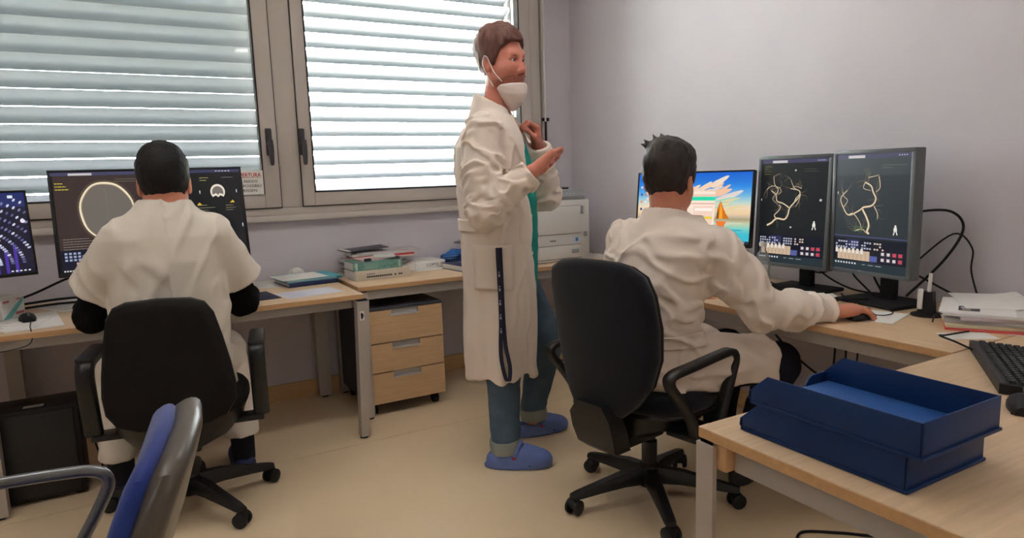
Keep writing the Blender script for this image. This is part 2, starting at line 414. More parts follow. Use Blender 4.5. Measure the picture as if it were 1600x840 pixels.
# ================================================================ desks
DT = 0.725
def leg(x0, x1, y0, y1, h, tx=0.0, ty=0.0, foot=0.012):
    b = B(); 
    b.rings([[(x0+tx, y0+ty, foot), (x1+tx*2.2, y0+ty, foot), (x1+tx*2.2, y1-ty, foot), (x0+tx, y1-ty, foot)],
             [(x0, y0, h), (x1, y0, h), (x1, y1, h), (x0, y1, h)]])
    return b
def desk(label, x0, x1, y0, y1, legs, rails, wood=BEECH, extra=None, rot_edges=None):
    t = thing('office_desk', label, 'desk', (x0, y0, 0))
    W, D = x1-x0, y1-y0
    top = B().box((W/2, D/2, DT-0.0125), (W, D, 0.025), bev=0.002).obj('desk_top', wood, t)
    e = B(); k = 0.0012
    for c, d in (((W/2, -k/2, DT-0.0125), (W-0.004, k, 0.020)), ((-k/2, D/2, DT-0.0125), (k, D-0.004, 0.020)), ((W+k/2, D/2, DT-0.0125), (k, D-0.004, 0.020)), ((W/2, D+k/2, DT-0.0125), (W-0.004, k, 0.020))):
        e.box(c, d)
    e.obj('edge_band', BEECH_E, top)
    for (a, b_, c, d, tx) in legs:
        l = leg(a-x0, b_-x0, c-y0, d-y0, DT-0.032, tx); lo = l.obj('leg', STEEL, t, smooth=0)
        B().box(((a+b_)/2-x0, (c+d)/2-y0, DT-0.0295), (b_-a-0.012, d-c-0.012, 0.009)).obj('spacer', BLACKM, lo)
        B().cyl(((a+b_)/2-x0+tx*1.6, (c+d)/2-y0, 0), ((a+b_)/2-x0+tx*1.6, (c+d)/2-y0, 0.014), 0.02, n=12).obj('foot', BLACKM, lo)
    for (a, b_, c, d, z0, z1) in rails:
        B().box(((a+b_)/2-x0, (c+d)/2-y0, (z0+z1)/2), (b_-a, d-c, z1-z0), bev=0.002).obj('rail', RAIL, t)
    return t
d1 = desk('beech desk under the left window, in front of the man in short sleeves', -1.05, 0.947, 3.185, 3.985,
     [(0.905, 0.965, 3.160, 3.215, -0.018), (0.868, 0.940, 3.925, 3.985, 0.0), (-0.60, -0.535, 3.150, 3.21, 0), (-0.60, -0.535, 3.925, 3.985, 0)],
     [(-1.0, 0.895, 3.222, 3.25, 0.655, 0.699), (-1.0, 0.895, 3.93, 3.96, 0.655, 0.699), (0.90, 0.93, 3.23, 3.93, 0.655, 0.699)])
F = Flat(); F.rect(0.012, 0.60, 0.034, 0.645, PAPER).ell(0.023, 0.622, 0.007, 0.016, INKD, wob=0.15)
F.obj('inventory_sticker', lambda u, v, h: (0.905+1.05+u-0.003, 3.160-3.185-0.0006-h, v), d1)
d2 = desk('shallow beech desk carrying books and the printer, between window and corner', 0.985, 2.755, 3.395, 3.995,
     [(1.000, 1.034, 3.400, 3.46, 0), (1.000, 1.06, 3.93, 3.99, 0), (2.69, 2.75, 3.40, 3.46, 0)],
     [(1.036, 2.70, 3.415, 3.44, 0.650, 0.699), (1.036, 2.70, 3.95, 3.98, 0.655, 0.699)])
d3 = desk('beech desk along the right wall carrying the two upright monitors', 2.045, 2.755, 1.037, 2.86,
     [(2.62, 2.68, 1.06, 1.12, 0), (2.09, 2.15, 2.79, 2.85, 0), (2.62, 2.68, 2.79, 2.85, 0)],
     [(2.085, 2.11, 1.06, 2.80, 0.645, 0.699), (2.68, 2.71, 1.06, 2.80, 0.655, 0.699)], wood=BEECH_Y)
d4 = desk('beech desk nearest the camera, with blue letter trays on it', 1.03, 2.745, 0.22, 1.03,
     [(1.024, 1.036, 0.982, 1.030, 0), (1.024, 1.036, 0.222, 0.27, 0), (2.66, 2.72, 0.95, 1.022, 0), (2.66, 2.72, 0.228, 0.30, 0)],
     [(1.060, 1.088, 0.31, 0.955, 0.640, 0.692), (1.12, 2.66, 0.975, 1.0, 0.640, 0.692), (1.12, 2.66, 0.25, 0.275, 0.640, 0.692)])
B().box((0.040, 0.762, DT-0.056), (0.066, 0.050, 0.055), bev=0.002).obj('corner_bracket', BEECH_E, d4)

# ================================================================ drawer pedestal
pd = thing('drawer_pedestal', 'three drawer pedestal on castors with beech fronts under the shallow desk', 'drawers', (1.235, 3.425, 0))
PW = 0.448
B().box((0, 0.272, 0.325), (PW, 0.50, 0.515), bev=0.004).obj('body', DARKN, pd)
B().box((0, 0.265, 0.590), (PW+0.004, 0.53, 0.016), bev=0.004).obj('top_panel', mat('pedestal_top_laminate', (70, 72, 84), r=0.6), pd)
HND = mat('handle_grey', (196, 194, 194), r=0.35, m=0.3)
for z0, z1 in ((0.068, 0.236), (0.242, 0.398), (0.404, 0.580)):
    pts = [(-PW/2, z0), (PW/2, z0), (PW/2, z1), (0.085, z1), (0.085, z1-0.034), (-0.075, z1-0.034), (-0.075, z1), (-PW/2, z1)]
    dr = B().prism(pts, lambda u, v, h: (u, h, v), 0.0, 0.020).obj('drawer', mat('drawer_front_beech', (205, 171, 134), r=0.45, var=0.09, vs=5, stretch=(1.2, 16, 16)), pd, smooth=0)
    hb = B(); hb.box((0.005, 0.017, z1-0.017), (0.158, 0.004, 0.033)); hb.box((0.005, 0.008, z1-0.031), (0.158, 0.020, 0.005)); hb.box((0.005, 0.004, z1-0.0335), (0.164, 0.016, 0.003))
    hb.obj('recessed_handle', HND, dr)
for x in (-0.18, 0.18):
    for y in (0.06, 0.46):
        b = B(); b.cyl((x-0.014, y, 0.030), (x+0.014, y, 0.030), 0.030, n=18); b.box((x, y, 0.058), (0.03, 0.035, 0.022), bev=0.004)
        b.obj('castor', BLACKM, pd)

# ================================================================ monitors
def monitor(label, c, yaw, tilt, w, h, bez, depth, body, draw, stand, bez_b=None, sd=0.0):
    t = thing('computer_monitor', label, 'monitor', (c[0], c[1], DT), yaw)
    cz = c[2]-DT; ct, st_ = math.cos(tilt), math.sin(tilt)
    R = Matrix.Rotation(-tilt, 3, 'X')
    def at(u, v, hh):             # u,v from lower left of the panel, hh towards the viewer
        p = R @ Vector((u-w/2, -hh, v-h/2)); return Vector((p.x, p.y, p.z+cz))
    bz = bez_b or bez
    b = B(); mid = R @ Vector((0, depth/2, 0)); b.box((mid.x, mid.y, mid.z+cz), (w, depth, h), bev=0.005, rot=R)
    hs = b.obj('housing', body, t)
    bb = B()
    for u0, v0, u1, v1 in ((0, 0, w, bz), (0, h-bez, w, h), (0, bz, bez, h-bez), (w-bez, bz, w, h-bez)):
        m = at((u0+u1)/2, (v0+v1)/2, 0.0015); bb.box(m, (u1-u0, 0.005, v1-v0), bev=0.0012, rot=R)
    bb.obj('bezel', body, hs)
    F = Flat(); draw(F, w-2*bez, h-bez-bz)
    F.obj('screen', lambda u, v, k: at(u+bez, v+bz, 0.0004+k), t, dh=0.000012)
    stand(t, cz, at, w, h, depth)
    return t
def stand_plate(bw, bd, neck, off=0.09, m=BLACKM):
    def f(t, cz, at, w, h, depth):
        B().box((0, off, 0.008), (bw, bd, 0.016), bev=0.006).obj('base', m, t)
        b = B(); b.box((0, off+0.03, cz/2), (neck, 0.035, cz), bev=0.006); b.box((0, off/2+depth/2+0.015, cz), (neck*1.2, off+0.03-depth+0.03, 0.10), bev=0.006)
        b.obj('neck', m, t)
    return f
TB = (58, 56, 88)
def chrome_row(F, w, h, k):        # top bar of the viewer program
    F.rect(0, h-0.014*k, w, h, glow((66, 64, 92)))
    F.rect(w*0.17, h-0.013*k, w*0.40, h-0.004*k, glow((196, 190, 190)))
    F.rects([(w*(0.84+0.03*i), h-0.009*k, w*(0.855+0.03*i), h-0.006*k) for i in range(4)], glow((200, 200, 210)))
def scribble(F, u, v, lw, rows, dh, col, rnd, th=0.0022):
    L = []
    for i in range(rows):
        x = u; e = u+lw*rnd.uniform(0.45, 1)
        while x < e:
            n = rnd.uniform(0.004, 0.014); L.append((x, v-i*dh, min(x+n, e), v-i*dh+th)); x += n+0.002
    F.rects(L, glow(col))
def draw_ct(F, w, h):
    r = random.Random(3)
    F.rect(0, 0, w, h, glow((14, 14, 17))); F.rect(0.006, 0.10, w*0.455, h-0.016, glow((56, 44, 43)))
    F.rect(w*0.455, 0.10, w*0.725, h-0.016, glow((22, 20, 24))); F.rect(w*0.725, 0.02, w, h-0.016, glow((16, 17, 22)))
    chrome_row(F, w*0.5, h, 1.1); F.rect(w*0.5, h-0.015, w, h, glow((54, 54, 84))); F.rects([(w*0.86+i*0.014, h-0.010, w*0.86+i*0.014+0.008, h-0.006) for i in range(5)], glow((200, 200, 210)))
    for k in range(3): scribble(F, 0.012, h-0.050-k*0.013, 0.05, 1, 0.01, (196, 178, 70), r, 0.004)
    cu, cv = w*0.258, h*0.605
    F.ell(cu, cv, 0.113, 0.137, glow((84, 72, 60)), 40, 0.012); F.ell(cu, cv, 0.1045, 0.1285, glow((238, 222, 192)), 40, 0.012)
    F.ell(cu, cv-0.001, 0.0985, 0.122, glow((176, 156, 130)), 40, 0.02); F.ell(cu, cv-0.001, 0.0955, 0.119, glow((106, 99, 92)), 40, 0.02)
    F.line([(cu, cv+0.10), (cu+0.002, cv), (cu, cv-0.10)], 0.0016, glow((122, 116, 108)))
    scribble(F, 0.02, 0.145, 0.12, 5, 0.011, (140, 132, 120), r); scribble(F, w*0.31, h-0.035, 0.14, 2, 0.010, (120, 114, 100), r)
    F.rect(0.006, 0.006, w*0.455, 0.10, glow((24, 24, 40)))
    L = [(0.02+0.016*i, 0.052+0.014*j, 0.030+0.016*i, 0.061+0.014*j) for i in range(16) for j in range(3) if r.random() > 0.25]
    F.rects(L, glow((150, 160, 190))); F.rect(0.06, 0.008, 0.11, 0.046, glow((186, 150, 160))); F.rect(0.11, 0.008, 0.30, 0.046, glow((190, 176, 150)))
    F.ell(0.082, 0.028, 0.010, 0.010, glow((150, 34, 46)), 12); F.rects([(0.012+0.010*i, 0.0075, 0.018+0.010*i, 0.013) for i in range(5)], glow((220, 220, 220)))
    # small arc of the second scan
    u, v = w*0.862, h*0.755
    F.ell(u, v, 0.032, 0.036, glow((226, 214, 196)), 24); F.ell(u, v-0.003, 0.025, 0.029, glow((112, 104, 100)), 24); F.poly([(u-0.034, v-0.04), (u+0.034, v-0.04), (u+0.016, v-0.018), (u, v-0.026), (u-0.016, v-0.018)], glow((16, 17, 22)))
    F.line([(u-0.022, v-0.018), (u-0.008, v-0.012), (u, v-0.022), (u+0.008, v-0.012), (u+0.022, v-0.018)], 0.009, glow((232, 222, 206)))
    scribble(F, w*0.765, h-0.04, 0.05, 2, 0.012, (190, 182, 110), r); scribble(F, w*0.74, h*0.61, 0.08, 6, 0.012, (150, 145, 110), r); scribble(F, w*0.90, h*0.60, 0.05, 3, 0.011, (150, 145, 110), r); scribble(F, w*0.89, h-0.04, 0.06, 1, 0.01, (150, 146, 150), r)
    F.poly([(w*0.735, h*0.615), (w*0.765, h*0.615), (w*0.75, h*0.645)], glow((206, 170, 60))); F.poly([(w*0.925, h*0.63), (w*0.955, h*0.63), (w*0.945, h*0.66)], glow((206, 170, 60)))
    F.rects([(w*0.757, h*0.74, w*0.762, h*0.775), (w*0.97, h*0.74, w*0.975, h*0.775), (w*0.985, h*0.36, w*0.99, h*0.40)], glow((210, 210, 214)))
def vessels(F, w, h, P, cols):
    rr = random.Random(len(P)*7)
    for pts, ww, c in P:
        for _ in range(3):
            x, y = rr.choice(pts); a = rr.uniform(0, 6.28); q = [(x*w, y*h)]
            for _k in range(5): a += rr.uniform(-.8, .8); q.append((q[-1][0]+0.009*math.cos(a), q[-1][1]+0.009*math.sin(a)))
            F.line(q, 0.0022, glow((128, 114, 92)), 0.0008)
    for pts, ww, c in P:
        q = smoothpath([(x*w, y*h, 0) for x, y in pts], 5); q = [(p.x, p.y) for p in q]
        ww *= 0.72; F.line(q, ww*1.4, glow((104, 88, 68)), ww*0.6*1.4); F.line(q, ww, glow((196, 172, 138)), ww*0.6); F.line(q, ww*0.4, glow((236, 222, 196)), ww*0.2)
def bottom_tools(F, w, h, r, red):
    F.rect(0, 0, w, h*0.275, glow((18, 20, 34))); F.rect(0, 0.0, w, h*0.075, glow((36, 48, 54))); F.rect(w*0.20, h*0.19, w*0.37, h*0.265, glow((44, 46, 84)))
    for u0, n in ((0.03, 5), (0.22, 4), (0.40, 4), (0.57, 4)):
        L = [(w*(u0+0.036*i), h*(0.187+0.024*j), w*(u0+0.036*i+0.024), h*(0.187+0.024*j+0.014)) for i in range(n) for j in range(3) if r.random() > 0.2]
        F.rects(L, glow((176, 180, 196) if u0 != 0.57 else (206, 186, 170)))
    F.rect(w*0.06, h*0.085, w*0.52, h*0.17, glow((196, 172, 146))); F.rects([(w*(0.06+0.057*i), h*0.085, w*(0.064+0.057*i), h*0.17) for i in range(9)], glow((120, 100, 88)))
    F.rects([(w*(0.03+0.06*i), h*0.142, w*(0.065+0.06*i), h*0.185) for i in range(7)], glow((222, 214, 204)))
    F.rect(w*0.52, h*0.085, w*0.62, h*0.135, glow((84, 92, 150)))
    L = [(w*(0.66+0.075*i), h*(0.09+0.05*j), w*(0.725+0.075*i), h*(0.132+0.05*j)) for i in range(4) for j in range(2)]
    F.rects(L, glow((52, 48, 60))); F.rects([(a+0.004, b+0.004, c-0.005, d-0.004) for a, b, c, d in L[:5]], glow((210, 200, 200))); F.rects([(a+0.003, b+0.003, c-0.003, d-0.003) for a, b, c, d in L[5:]], glow((190, 66, 84)))
    F.rects([(w*(0.03+0.04*i), h*0.048, w*(0.05+0.04*i), h*0.062) for i in range(8)], glow((220, 222, 226))); F.rects([(w*0.42, h*0.05, w*0.46, h*0.056), (w*0.50, h*0.05, w*0.57, h*0.056), (w*0.60, h*0.05, w*0.68, h*0.056)], glow((150, 160, 165)))
def little_man(F, u, v, s):
    c = glow((226, 222, 214)); F.ell(u, v+s*0.9, s*0.16, s*0.18, c, 10)
    F.poly([(u-s*0.3, v+s*0.2), (u+s*0.3, v+s*0.2), (u+s*0.22, v+s*0.75), (u-s*0.22, v+s*0.75)], c); F.line([(u-s*0.05, v+s*0.3), (u-s*0.3, v-s*0.4)], s*0.16, c); F.line([(u+s*0.1, v+s*0.3), (u+s*0.35, v-s*0.35)], s*0.16, c)
def draw_a(F, w, h):
    r = random.Random(5); F.rect(0, 0, w, h, glow((25, 28, 31))); chrome_row(F, w, h, 1.2); bottom_tools(F, w, h, r, False)
    for _ in range(26):
        u, v = r.uniform(0.12, 0.72), r.uniform(0.36, 0.80); F.line([(u*w, v*h), ((u+r.uniform(-.05, .05))*w, (v-r.uniform(.02, .06))*h)], 0.0016, glow((52, 50, 48)))
    P = [([(.13, .36), (.20, .385), (.28, .43), (.40, .425), (.45, .47), (.47, .535), (.53, .585), (.56, .63)], .011, 0), ([(.28, .43), (.24, .46), (.31, .51), (.33, .55), (.30, .56)], .006, 0), ([(.46, .54), (.36, .58), (.27, .60), (.25, .66), (.17, .70)], .007, 0),
         ([(.25, .66), (.28, .71), (.22, .76), (.20, .84)], .005, 0), ([(.10, .71), (.18, .745), (.30, .73)], .004, 0), ([(.53, .585), (.60, .64), (.60, .70), (.47, .72)], .007, 0), ([(.60, .70), (.52, .73), (.47, .80)], .004, 0), ([(.56, .63), (.62, .67), (.60, .60), (.56, .55)], .004, 0),
         ([(.24, .66), (.20, .62), (.26, .58)], .003, 0), ([(.30, .73), (.33, .69), (.28, .66)], .003, 0), ([(.63, .72), (.57, .74), (.50, .73)], .003, 0)]
    vessels(F, w, h, P, None); little_man(F, w*0.84, h*0.36, 0.026)
    F.rects([(w*0.49, h*0.345, w*0.515, h*0.36), (w*0.02, h*0.60, w*0.03, h*0.62), (w*0.90, h*0.605, w*0.93, h*0.625), (w*0.52, h*0.885, w*0.545, h*0.9)], glow((196, 200, 190))); scribble(F, w*0.05, h*0.93, 0.05, 4, 0.011, (120, 116, 70), r); scribble(F, w*0.66, h*0.90, 0.09, 2, 0.010, (96, 98, 80), r)
def draw_b(F, w, h):
    r = random.Random(9); F.rect(0, 0, w, h, glow((42, 48, 52))); F.rect(0, h*0.82, w, h, glow((56, 64, 66))); chrome_row(F, w, h, 1.2); bottom_tools(F, w, h, r, True)
    for k in range(9):
        F.line([(w*(0.06+0.03*k), h*(0.62-0.02*k)), (w*(0.10+0.03*k), h*(0.50-0.02*k)), (w*(0.20+0.03*k), h*(0.38-0.008*k))], 0.0025, glow((66, 68, 66)))
    P = [([(.50, .325), (.47, .34), (.49, .40), (.45, .47), (.41, .515), (.40, .545), (.52, .565), (.57, .62), (.53, .68), (.50, .73), (.42, .76)], .012, 0), ([(.60, .81), (.62, .72), (.57, .68)], .005, 0), ([(.46, .80), (.60, .82)], .004, 0),
         ([(.40, .545), (.33, .51), (.20, .475), (.12, .54), (.08, .62), (.17, .69)], .008, 0), ([(.20, .475), (.27, .49), (.36, .42), (.40, .35)], .005, 0), ([(.55, .56), (.60, .50), (.60, .45)], .005, 0), ([(.12, .54), (.18, .60), (.12, .64), (.10, .68)], .004, 0), ([(.42, .76), (.40, .71), (.50, .69)], .004, 0), ([(.30, .34), (.40, .36), (.46, .33)], .005, 0)]
    vessels(F, w, h, P, None); scribble(F, w*0.28, h*0.375, 0.09, 3, 0.008, (70, 120, 60), r); little_man(F, w*0.84, h*0.35, 0.026); F.rect(0, h*0.292, w, h*0.296, glow((92, 96, 160)))
    scribble(F, w*0.64, h*0.90, 0.10, 2, 0.010, (110, 112, 96), r); F.rects([(w*0.03, h*0.66, w*0.045, h*0.68)], glow((190, 196, 186)))
def draw_beach(F, w, h):
    r = random.Random(11); hz = 0.345*h
    ramp = [(0.0, (70, 190, 205)), (0.12, (64, 188, 204)), (0.2, (120, 204, 196)), (0.28, (200, 208, 172)), (0.345, (168, 150, 120)), (0.36, (190, 178, 150)), (0.42, (236, 204, 164)), (0.5, (240, 214, 180)), (0.6, (170, 208, 214)), (0.7, (96, 172, 226)), (0.82, (44, 132, 222)), (1.0, (26, 96, 208))]
    for i in range(40):
        v = (i+0.5)/40
        for (a, ca), (b, cb) in zip(ramp, ramp[1:]):
            if a <= v <= b: k = (v-a)/(b-a); c = [ca[j]+(cb[j]-ca[j])*k for j in range(3)]
        F.rect(0, h*i/40, w, h*(i+1)/40, glow([int(x/6)*6 for x in c]))
    for _ in range(46):
        v = r.uniform(0.56, 0.90); u = max(0.15, r.uniform(0.0, 0.80)-(v-0.7)*0.35); F.ell(u*w, v*h, r.uniform(.02, .07), r.uniform(.006, .017), glow(r.choice([(240, 206, 178), (232, 214, 196), (216, 208, 204), (238, 190, 158)])), 14, 0.12, rot=r.uniform(0.2, 0.7))
    for _ in range(16): F.ell(r.uniform(.7, .90)*w, r.uniform(.40, .62)*h, r.uniform(.02, .05), .005, glow(r.choice([(226, 206, 160), (160, 210, 190)])), 12, 0.1, rot=0.2)
    for _ in range(14): F.ell(r.uniform(.55, .90)*w, r.uniform(.05, .3)*h, r.uniform(.02, .045), .004, glow(r.choice([(40, 170, 196), (150, 212, 200), (206, 210, 180)])), 12, 0.1)
    F.poly([(w*.72, hz), (w*.735, h*.52), (w*.752, h*.60), (w*.765, h*.55), (w*.785, h*.47), (w*.80, h*.42), (w*.83, hz)], glow((206, 112, 24))); F.poly([(w*.745, hz), (w*.752, h*.58), (w*.77, h*.48), (w*.775, hz)], glow((246, 160, 44))); F.poly([(w*.725, hz), (w*.73, h*.50), (w*.742, h*.42), (w*.742, hz)], glow((120, 74, 34)))
    F.poly([(w*.72, hz-.012), (w*.81, hz-.012), (w*.79, h*.24), (w*.76, h*.17), (w*.735, h*.22)], glow((232, 122, 52)))
    F.rect(w*.30, h*.20, w*.705, h*.73, glow((246, 226, 208))); F.rect(w*.30, h*.66, w*.705, h*.69, glow((232, 196, 176))); F.rect(w*.30, h*.60, w*.705, h*.655, glow((44, 214, 170))); F.rect(w*.30, h*.545, w*.705, h*.565, glow((222, 180, 164)))
    F.rects([(w*.34, h*(.30+.035*i), w*.50, h*(.306+.035*i)) for i in range(6)], glow((206, 180, 170))); F.rect(w*.52, h*.27, w*.69, h*.52, glow((240, 208, 190))); F.rect(w*.535, h*.45, w*.685, h*.49, glow((250, 240, 232))); F.rect(w*.535, h*.335, w*.61, h*.37, glow((64, 112, 214))); F.rect(w*.61, h*.335, w*.685, h*.37, glow((232, 206, 60)))
    for i in range(8): F.rect(w*.022, h*(.12+.11*i), w*.042, h*(.155+.11*i), glow([(230, 150, 110), (60, 90, 170), (224, 200, 180), (40, 70, 130)][i % 4])); F.rect(w*.062, h*(.12+.11*i), w*.080, h*(.155+.11*i), glow([(110, 90, 80), (230, 226, 220), (190, 120, 90)][i % 3]))
    F.rect(0, 0, w, h*0.035, glow((24, 50, 66))); F.rects([(w*(.80+.03*i), h*.010, w*(.815+.03*i), h*.026) for i in range(6)], glow((210, 220, 226)))
def draw_dots(F, w, h):
    r = random.Random(2); F.rect(0, 0, w, h, glow((26, 24, 44))); F.rect(0, h*.82, w, h, glow((34, 44, 96)))
    for i in range(9): F.rect(w*(.45+.055*i), 0, w*(.47+.055*i), h*r.uniform(.25, .42), glow((72, 50, 150)))
    for k in range(13):
        rad = 0.08+0.035*k
        for j in range(60):
            a = math.pi*(0.02+j/60*1.0); u = w*0.45+rad*1.15*math.cos(a); v = 0.03+rad*math.sin(a)*0.78
            if 0.006 < u < w-0.006 and 0.006 < v < h-0.03: F.ell(u, v, 0.0075, 0.0042, glow(r.choice([(176, 180, 204), (120, 122, 160), (204, 206, 224), (88, 88, 130)])), 8, rot=a)
    for _ in range(26): F.ell(r.uniform(.02, .98)*w, r.uniform(.05, .75)*h, .009, .008, glow(r.choice([(244, 226, 206), (230, 216, 230)])), 10)
    F.rects([(w*(.86+.025*i), h*.015, w*(.873+.025*i), h*.03) for i in range(5)], glow((230, 230, 236))); F.rect(w*.90, h*.93, w*.93, h*.965, glow((226, 228, 236)))
GM = mat('monitor_grey', (92, 98, 102), r=0.42, spec=0.5)
monitor('upright grey monitor with a vessel scan, beside the plastic bottle', (2.50, 1.957, 1.080), -1.546, 0.052, 0.365, 0.487, 0.016, 0.05, GM, draw_a, stand_plate(0.27, 0.21, 0.06))
monitor('larger looking upright grey monitor with a vessel scan, nearest the paper pile', (2.485, 1.588, 1.0874), -1.711, 0.004, 0.365, 0.487, 0.016, 0.05, GM, draw_b, stand_plate(0.27, 0.22, 0.06))
monitor('thin black monitor showing a beach wallpaper, behind the seated man in the lab coat', (2.36, 2.419, 1.089), -1.256, 0.112, 0.61, 0.357, 0.008, 0.03, BLACKP, draw_beach, stand_plate(0.22, 0.17, 0.05), 0.018)
monitor('wide black monitor showing head scans, under the left window', (0.09, 3.45, 1.132), 0.039, 0.169, 0.776, 0.458, 0.010, 0.035, BLACKP, draw_ct, stand_plate(0.26, 0.20, 0.07), 0.014)
monitor('black monitor with a purple dotted picture, cut off at the left edge', (-0.671, 3.41, 1.10), 0.30, 0.10, 0.61, 0.36, 0.009, 0.03, BLACKP, draw_dots, stand_plate(0.16, 0.15, 0.05), 0.016)

# ================================================================ printer
PB = mat('printer_white', (214, 213, 210), r=0.5, spec=0.4); PG = mat('printer_grey', (150, 154, 158), r=0.5); PD = mat('printer_dark', (44, 45, 50), r=0.5); PL = mat('printer_panel_line', (120, 120, 122), r=0.6)
pr = thing('laser_printer', 'white office laser printer with grey control panel in the corner', 'printer', (2.345, 3.505, DT))
b = B(); b.box((0, 0.215, 0.195), (0.395, 0.43, 0.385), bev=0.010); b.obj('body', PB, pr)
b = B(); b.rings([[(-0.195, 0.0, 0.388), (0.165, 0.0, 0.388), (0.165, 0.36, 0.388), (-0.195, 0.36, 0.388)], [(-0.195, 0.0, 0.408), (0.165, 0.0, 0.408), (0.165, 0.36, 0.445), (-0.195, 0.36, 0.445)], [(-0.19, 0.035, 0.446), (0.155, 0.035, 0.446), (0.155, 0.355, 0.452), (-0.19, 0.355, 0.452)]]); cp = b.obj('control_panel', PG, pr, smooth=20)
B().box((-0.10, 0.02, 0.420), (0.09, 0.05, 0.014), bev=0.002, rot=Matrix.Rotation(math.radians(48), 3, 'X')).obj('display', PD, cp)
b = B()
for i in range(5): b.box((-0.02+0.028*i, 0.018, 0.422), (0.014, 0.012, 0.012), bev=0.003, rot=Matrix.Rotation(math.radians(48), 3, 'X'))
b.obj('buttons', mat('printer_button', (178, 182, 186), r=0.5), cp)
B().box((-0.055, 0.17, 0.458), (0.25, 0.26, 0.012), bev=0.004).obj('output_tray', PD, pr)
b = B(); b.box((-0.035, -0.003, 0.262), (0.315, 0.008, 0.172), bev=0.002); fp = b.obj('front_panel', PB, pr)
b = B()
for c, d in (((-0.035, 0.0, 0.349), (0.319, 0.003, 0.003)), ((-0.035, 0, 0.175), (0.319, 0.003, 0.003)), ((0.1245, 0, 0.262), (0.003, 0.003, 0.176))): b.box(c, d)
b.obj('panel_gap', PL, fp)
B().box((0.138, -0.001, 0.32), (0.018, 0.006, 0.052), bev=0.003).obj('latch', PG, pr)
B().box((0.163, -0.001, 0.165), (0.026, 0.006, 0.032), bev=0.002).obj('side_button', PG, pr)
b = B(); b.box((-0.035, -0.003, 0.062), (0.315, 0.008, 0.080), bev=0.002); tr = b.obj('paper_drawer', PB, pr)
b = B(); b.box((-0.035, 0, 0.1045), (0.32, 0.003, 0.003)); b.box((0.1245, 0, 0.06), (0.003, 0.003, 0.09)); b.box((-0.035, 0, 0.020), (0.32, 0.003, 0.003)); b.obj('panel_gap', PL, tr)
B().box((0.08, -0.0065, 0.062), (0.055, 0.004, 0.024), bev=0.001).obj('grip_recess', PG, tr)
F = Flat(); F.text('OKI', -0.105, 0.364, 0.022, INKD, 0.001); F.obj('lettering', lambda u, v, h: (u, -0.0005-h, v), pr); F = Flat(); F.rects([(-0.105+0.011*i, 0.131, -0.097+0.011*i, 0.139) for i in range(4)], INKD); F.obj('model_number', lambda u, v, h: (u, -0.0005-h, v), pr); F = Flat(); F.rect(0.07, 0.118, 0.115, 0.150, mat('label_pale_blue', (190, 212, 232), r=0.7)).rect(0.086, 0.124, 0.106, 0.145, mat('label_blue', (70, 120, 176), r=0.7))
F.obj('sticker', lambda u, v, h: (u, -0.0005-h, v), pr)

# ================================================================ computer tower
tw = thing('computer_tower', 'black computer tower on the floor under the left desk', 'computer', (-0.505, 3.245, 0))
B().box((0, 0.11, 0.205), (0.46, 0.20, 0.385), bev=0.005).obj('case', mat('tower_black', (20, 20, 23), r=0.5, spec=0.35), tw)
B().box((0, 0.006, 0.205), (0.42, 0.006, 0.35), bev=0.002).obj('side_panel', mat('tower_panel', (18, 18, 21), r=0.42), tw)
F = Flat(); F.rect(0.04, 0.03, 0.11, 0.065, mat('sticker_silver', (150, 148, 146), r=0.4)); F.obj('sticker', lambda u, v, h: (u, v+0.01, 0.3982+h), tw)
for x in (-0.2, 0.2):
    for y in (0.04, 0.18): B().cyl((x, y, 0), (x, y, 0.014), 0.014, n=10).obj('foot', BLACKM, tw)

# ================================================================ office chairs
FAB = mat('chair_fabric_navy', (17, 19, 28), r=0.95, spec=0.15, var=0.15, vs=60, bump=0.25, bs=900, sheen=0.2)
FABB = mat('chair_fabric_black', (26, 24, 24), r=0.9, spec=0.2, var=0.12, vs=50, bump=0.2, bs=700)
CHP = mat('chair_plastic', (24, 24, 26), r=0.38, spec=0.45, bump=0.1, bs=300)
def rot2(x, y, a): return (x*math.cos(a)-y*math.sin(a), x*math.sin(a)+y*math.cos(a))
def star_base(t, angs, R, hub=0.10):
    for a in angs:
        b = B(); rings = []
        for s, wv, z0, z1 in ((0.03, 0.030, 0.075, 0.135), (0.12, 0.027, 0.078, 0.128), (R*0.7, 0.023, 0.070, 0.105), (R-0.01, 0.021, 0.062, 0.086), (R+0.012, 0.016, 0.062, 0.080)):
            rings.append([(*rot2(s, q*wv, a), z) for q, z in ((-1, z0), (1, z0), (1, (z0+z1)/2), (0.6, z1), (-0.6, z1), (-1, (z0+z1)/2))])
        b.rings(rings); arm = b.obj('base_arm', CHP, t, smooth=35)
        c = B(); p = rot2(R, 0, a); dd = rot2(0, 1, a+0.5)
        for s in (-1, 1):
            q = (p[0]+dd[0]*0.013*s, p[1]+dd[1]*0.013*s)
            q2 = (p[0]+dd[0]*0.029*s, p[1]+dd[1]*0.029*s)
            c.tube([(q[0], q[1], 0.029), (q[0]*0.3+q2[0]*0.7, q[1]*0.3+q2[1]*0.7, 0.029), (q2[0], q2[1], 0.029)], [0.029, 0.029, 0.022], n=18)
        c.cyl((p[0], p[1], 0.03), (p[0], p[1], 0.068), 0.010, n=10)
        c.tube([(p[0]-dd[0]*0.013, p[1]-dd[1]*0.013, 0.04), (p[0]+dd[0]*0.013, p[1]+dd[1]*0.013, 0.04)], 0.022, n=14)
        c.obj('castor', BLACKP, arm)
    B().lathe([(0.001, 0.06), (0.042, 0.06), (0.046, 0.10), (0.040, 0.14), (0.030, 0.15), (0.030, 0.24), (0.022, 0.245), (0.022, 0.40), (0.001, 0.40)], n=20).obj('gas_column', CHP, t)
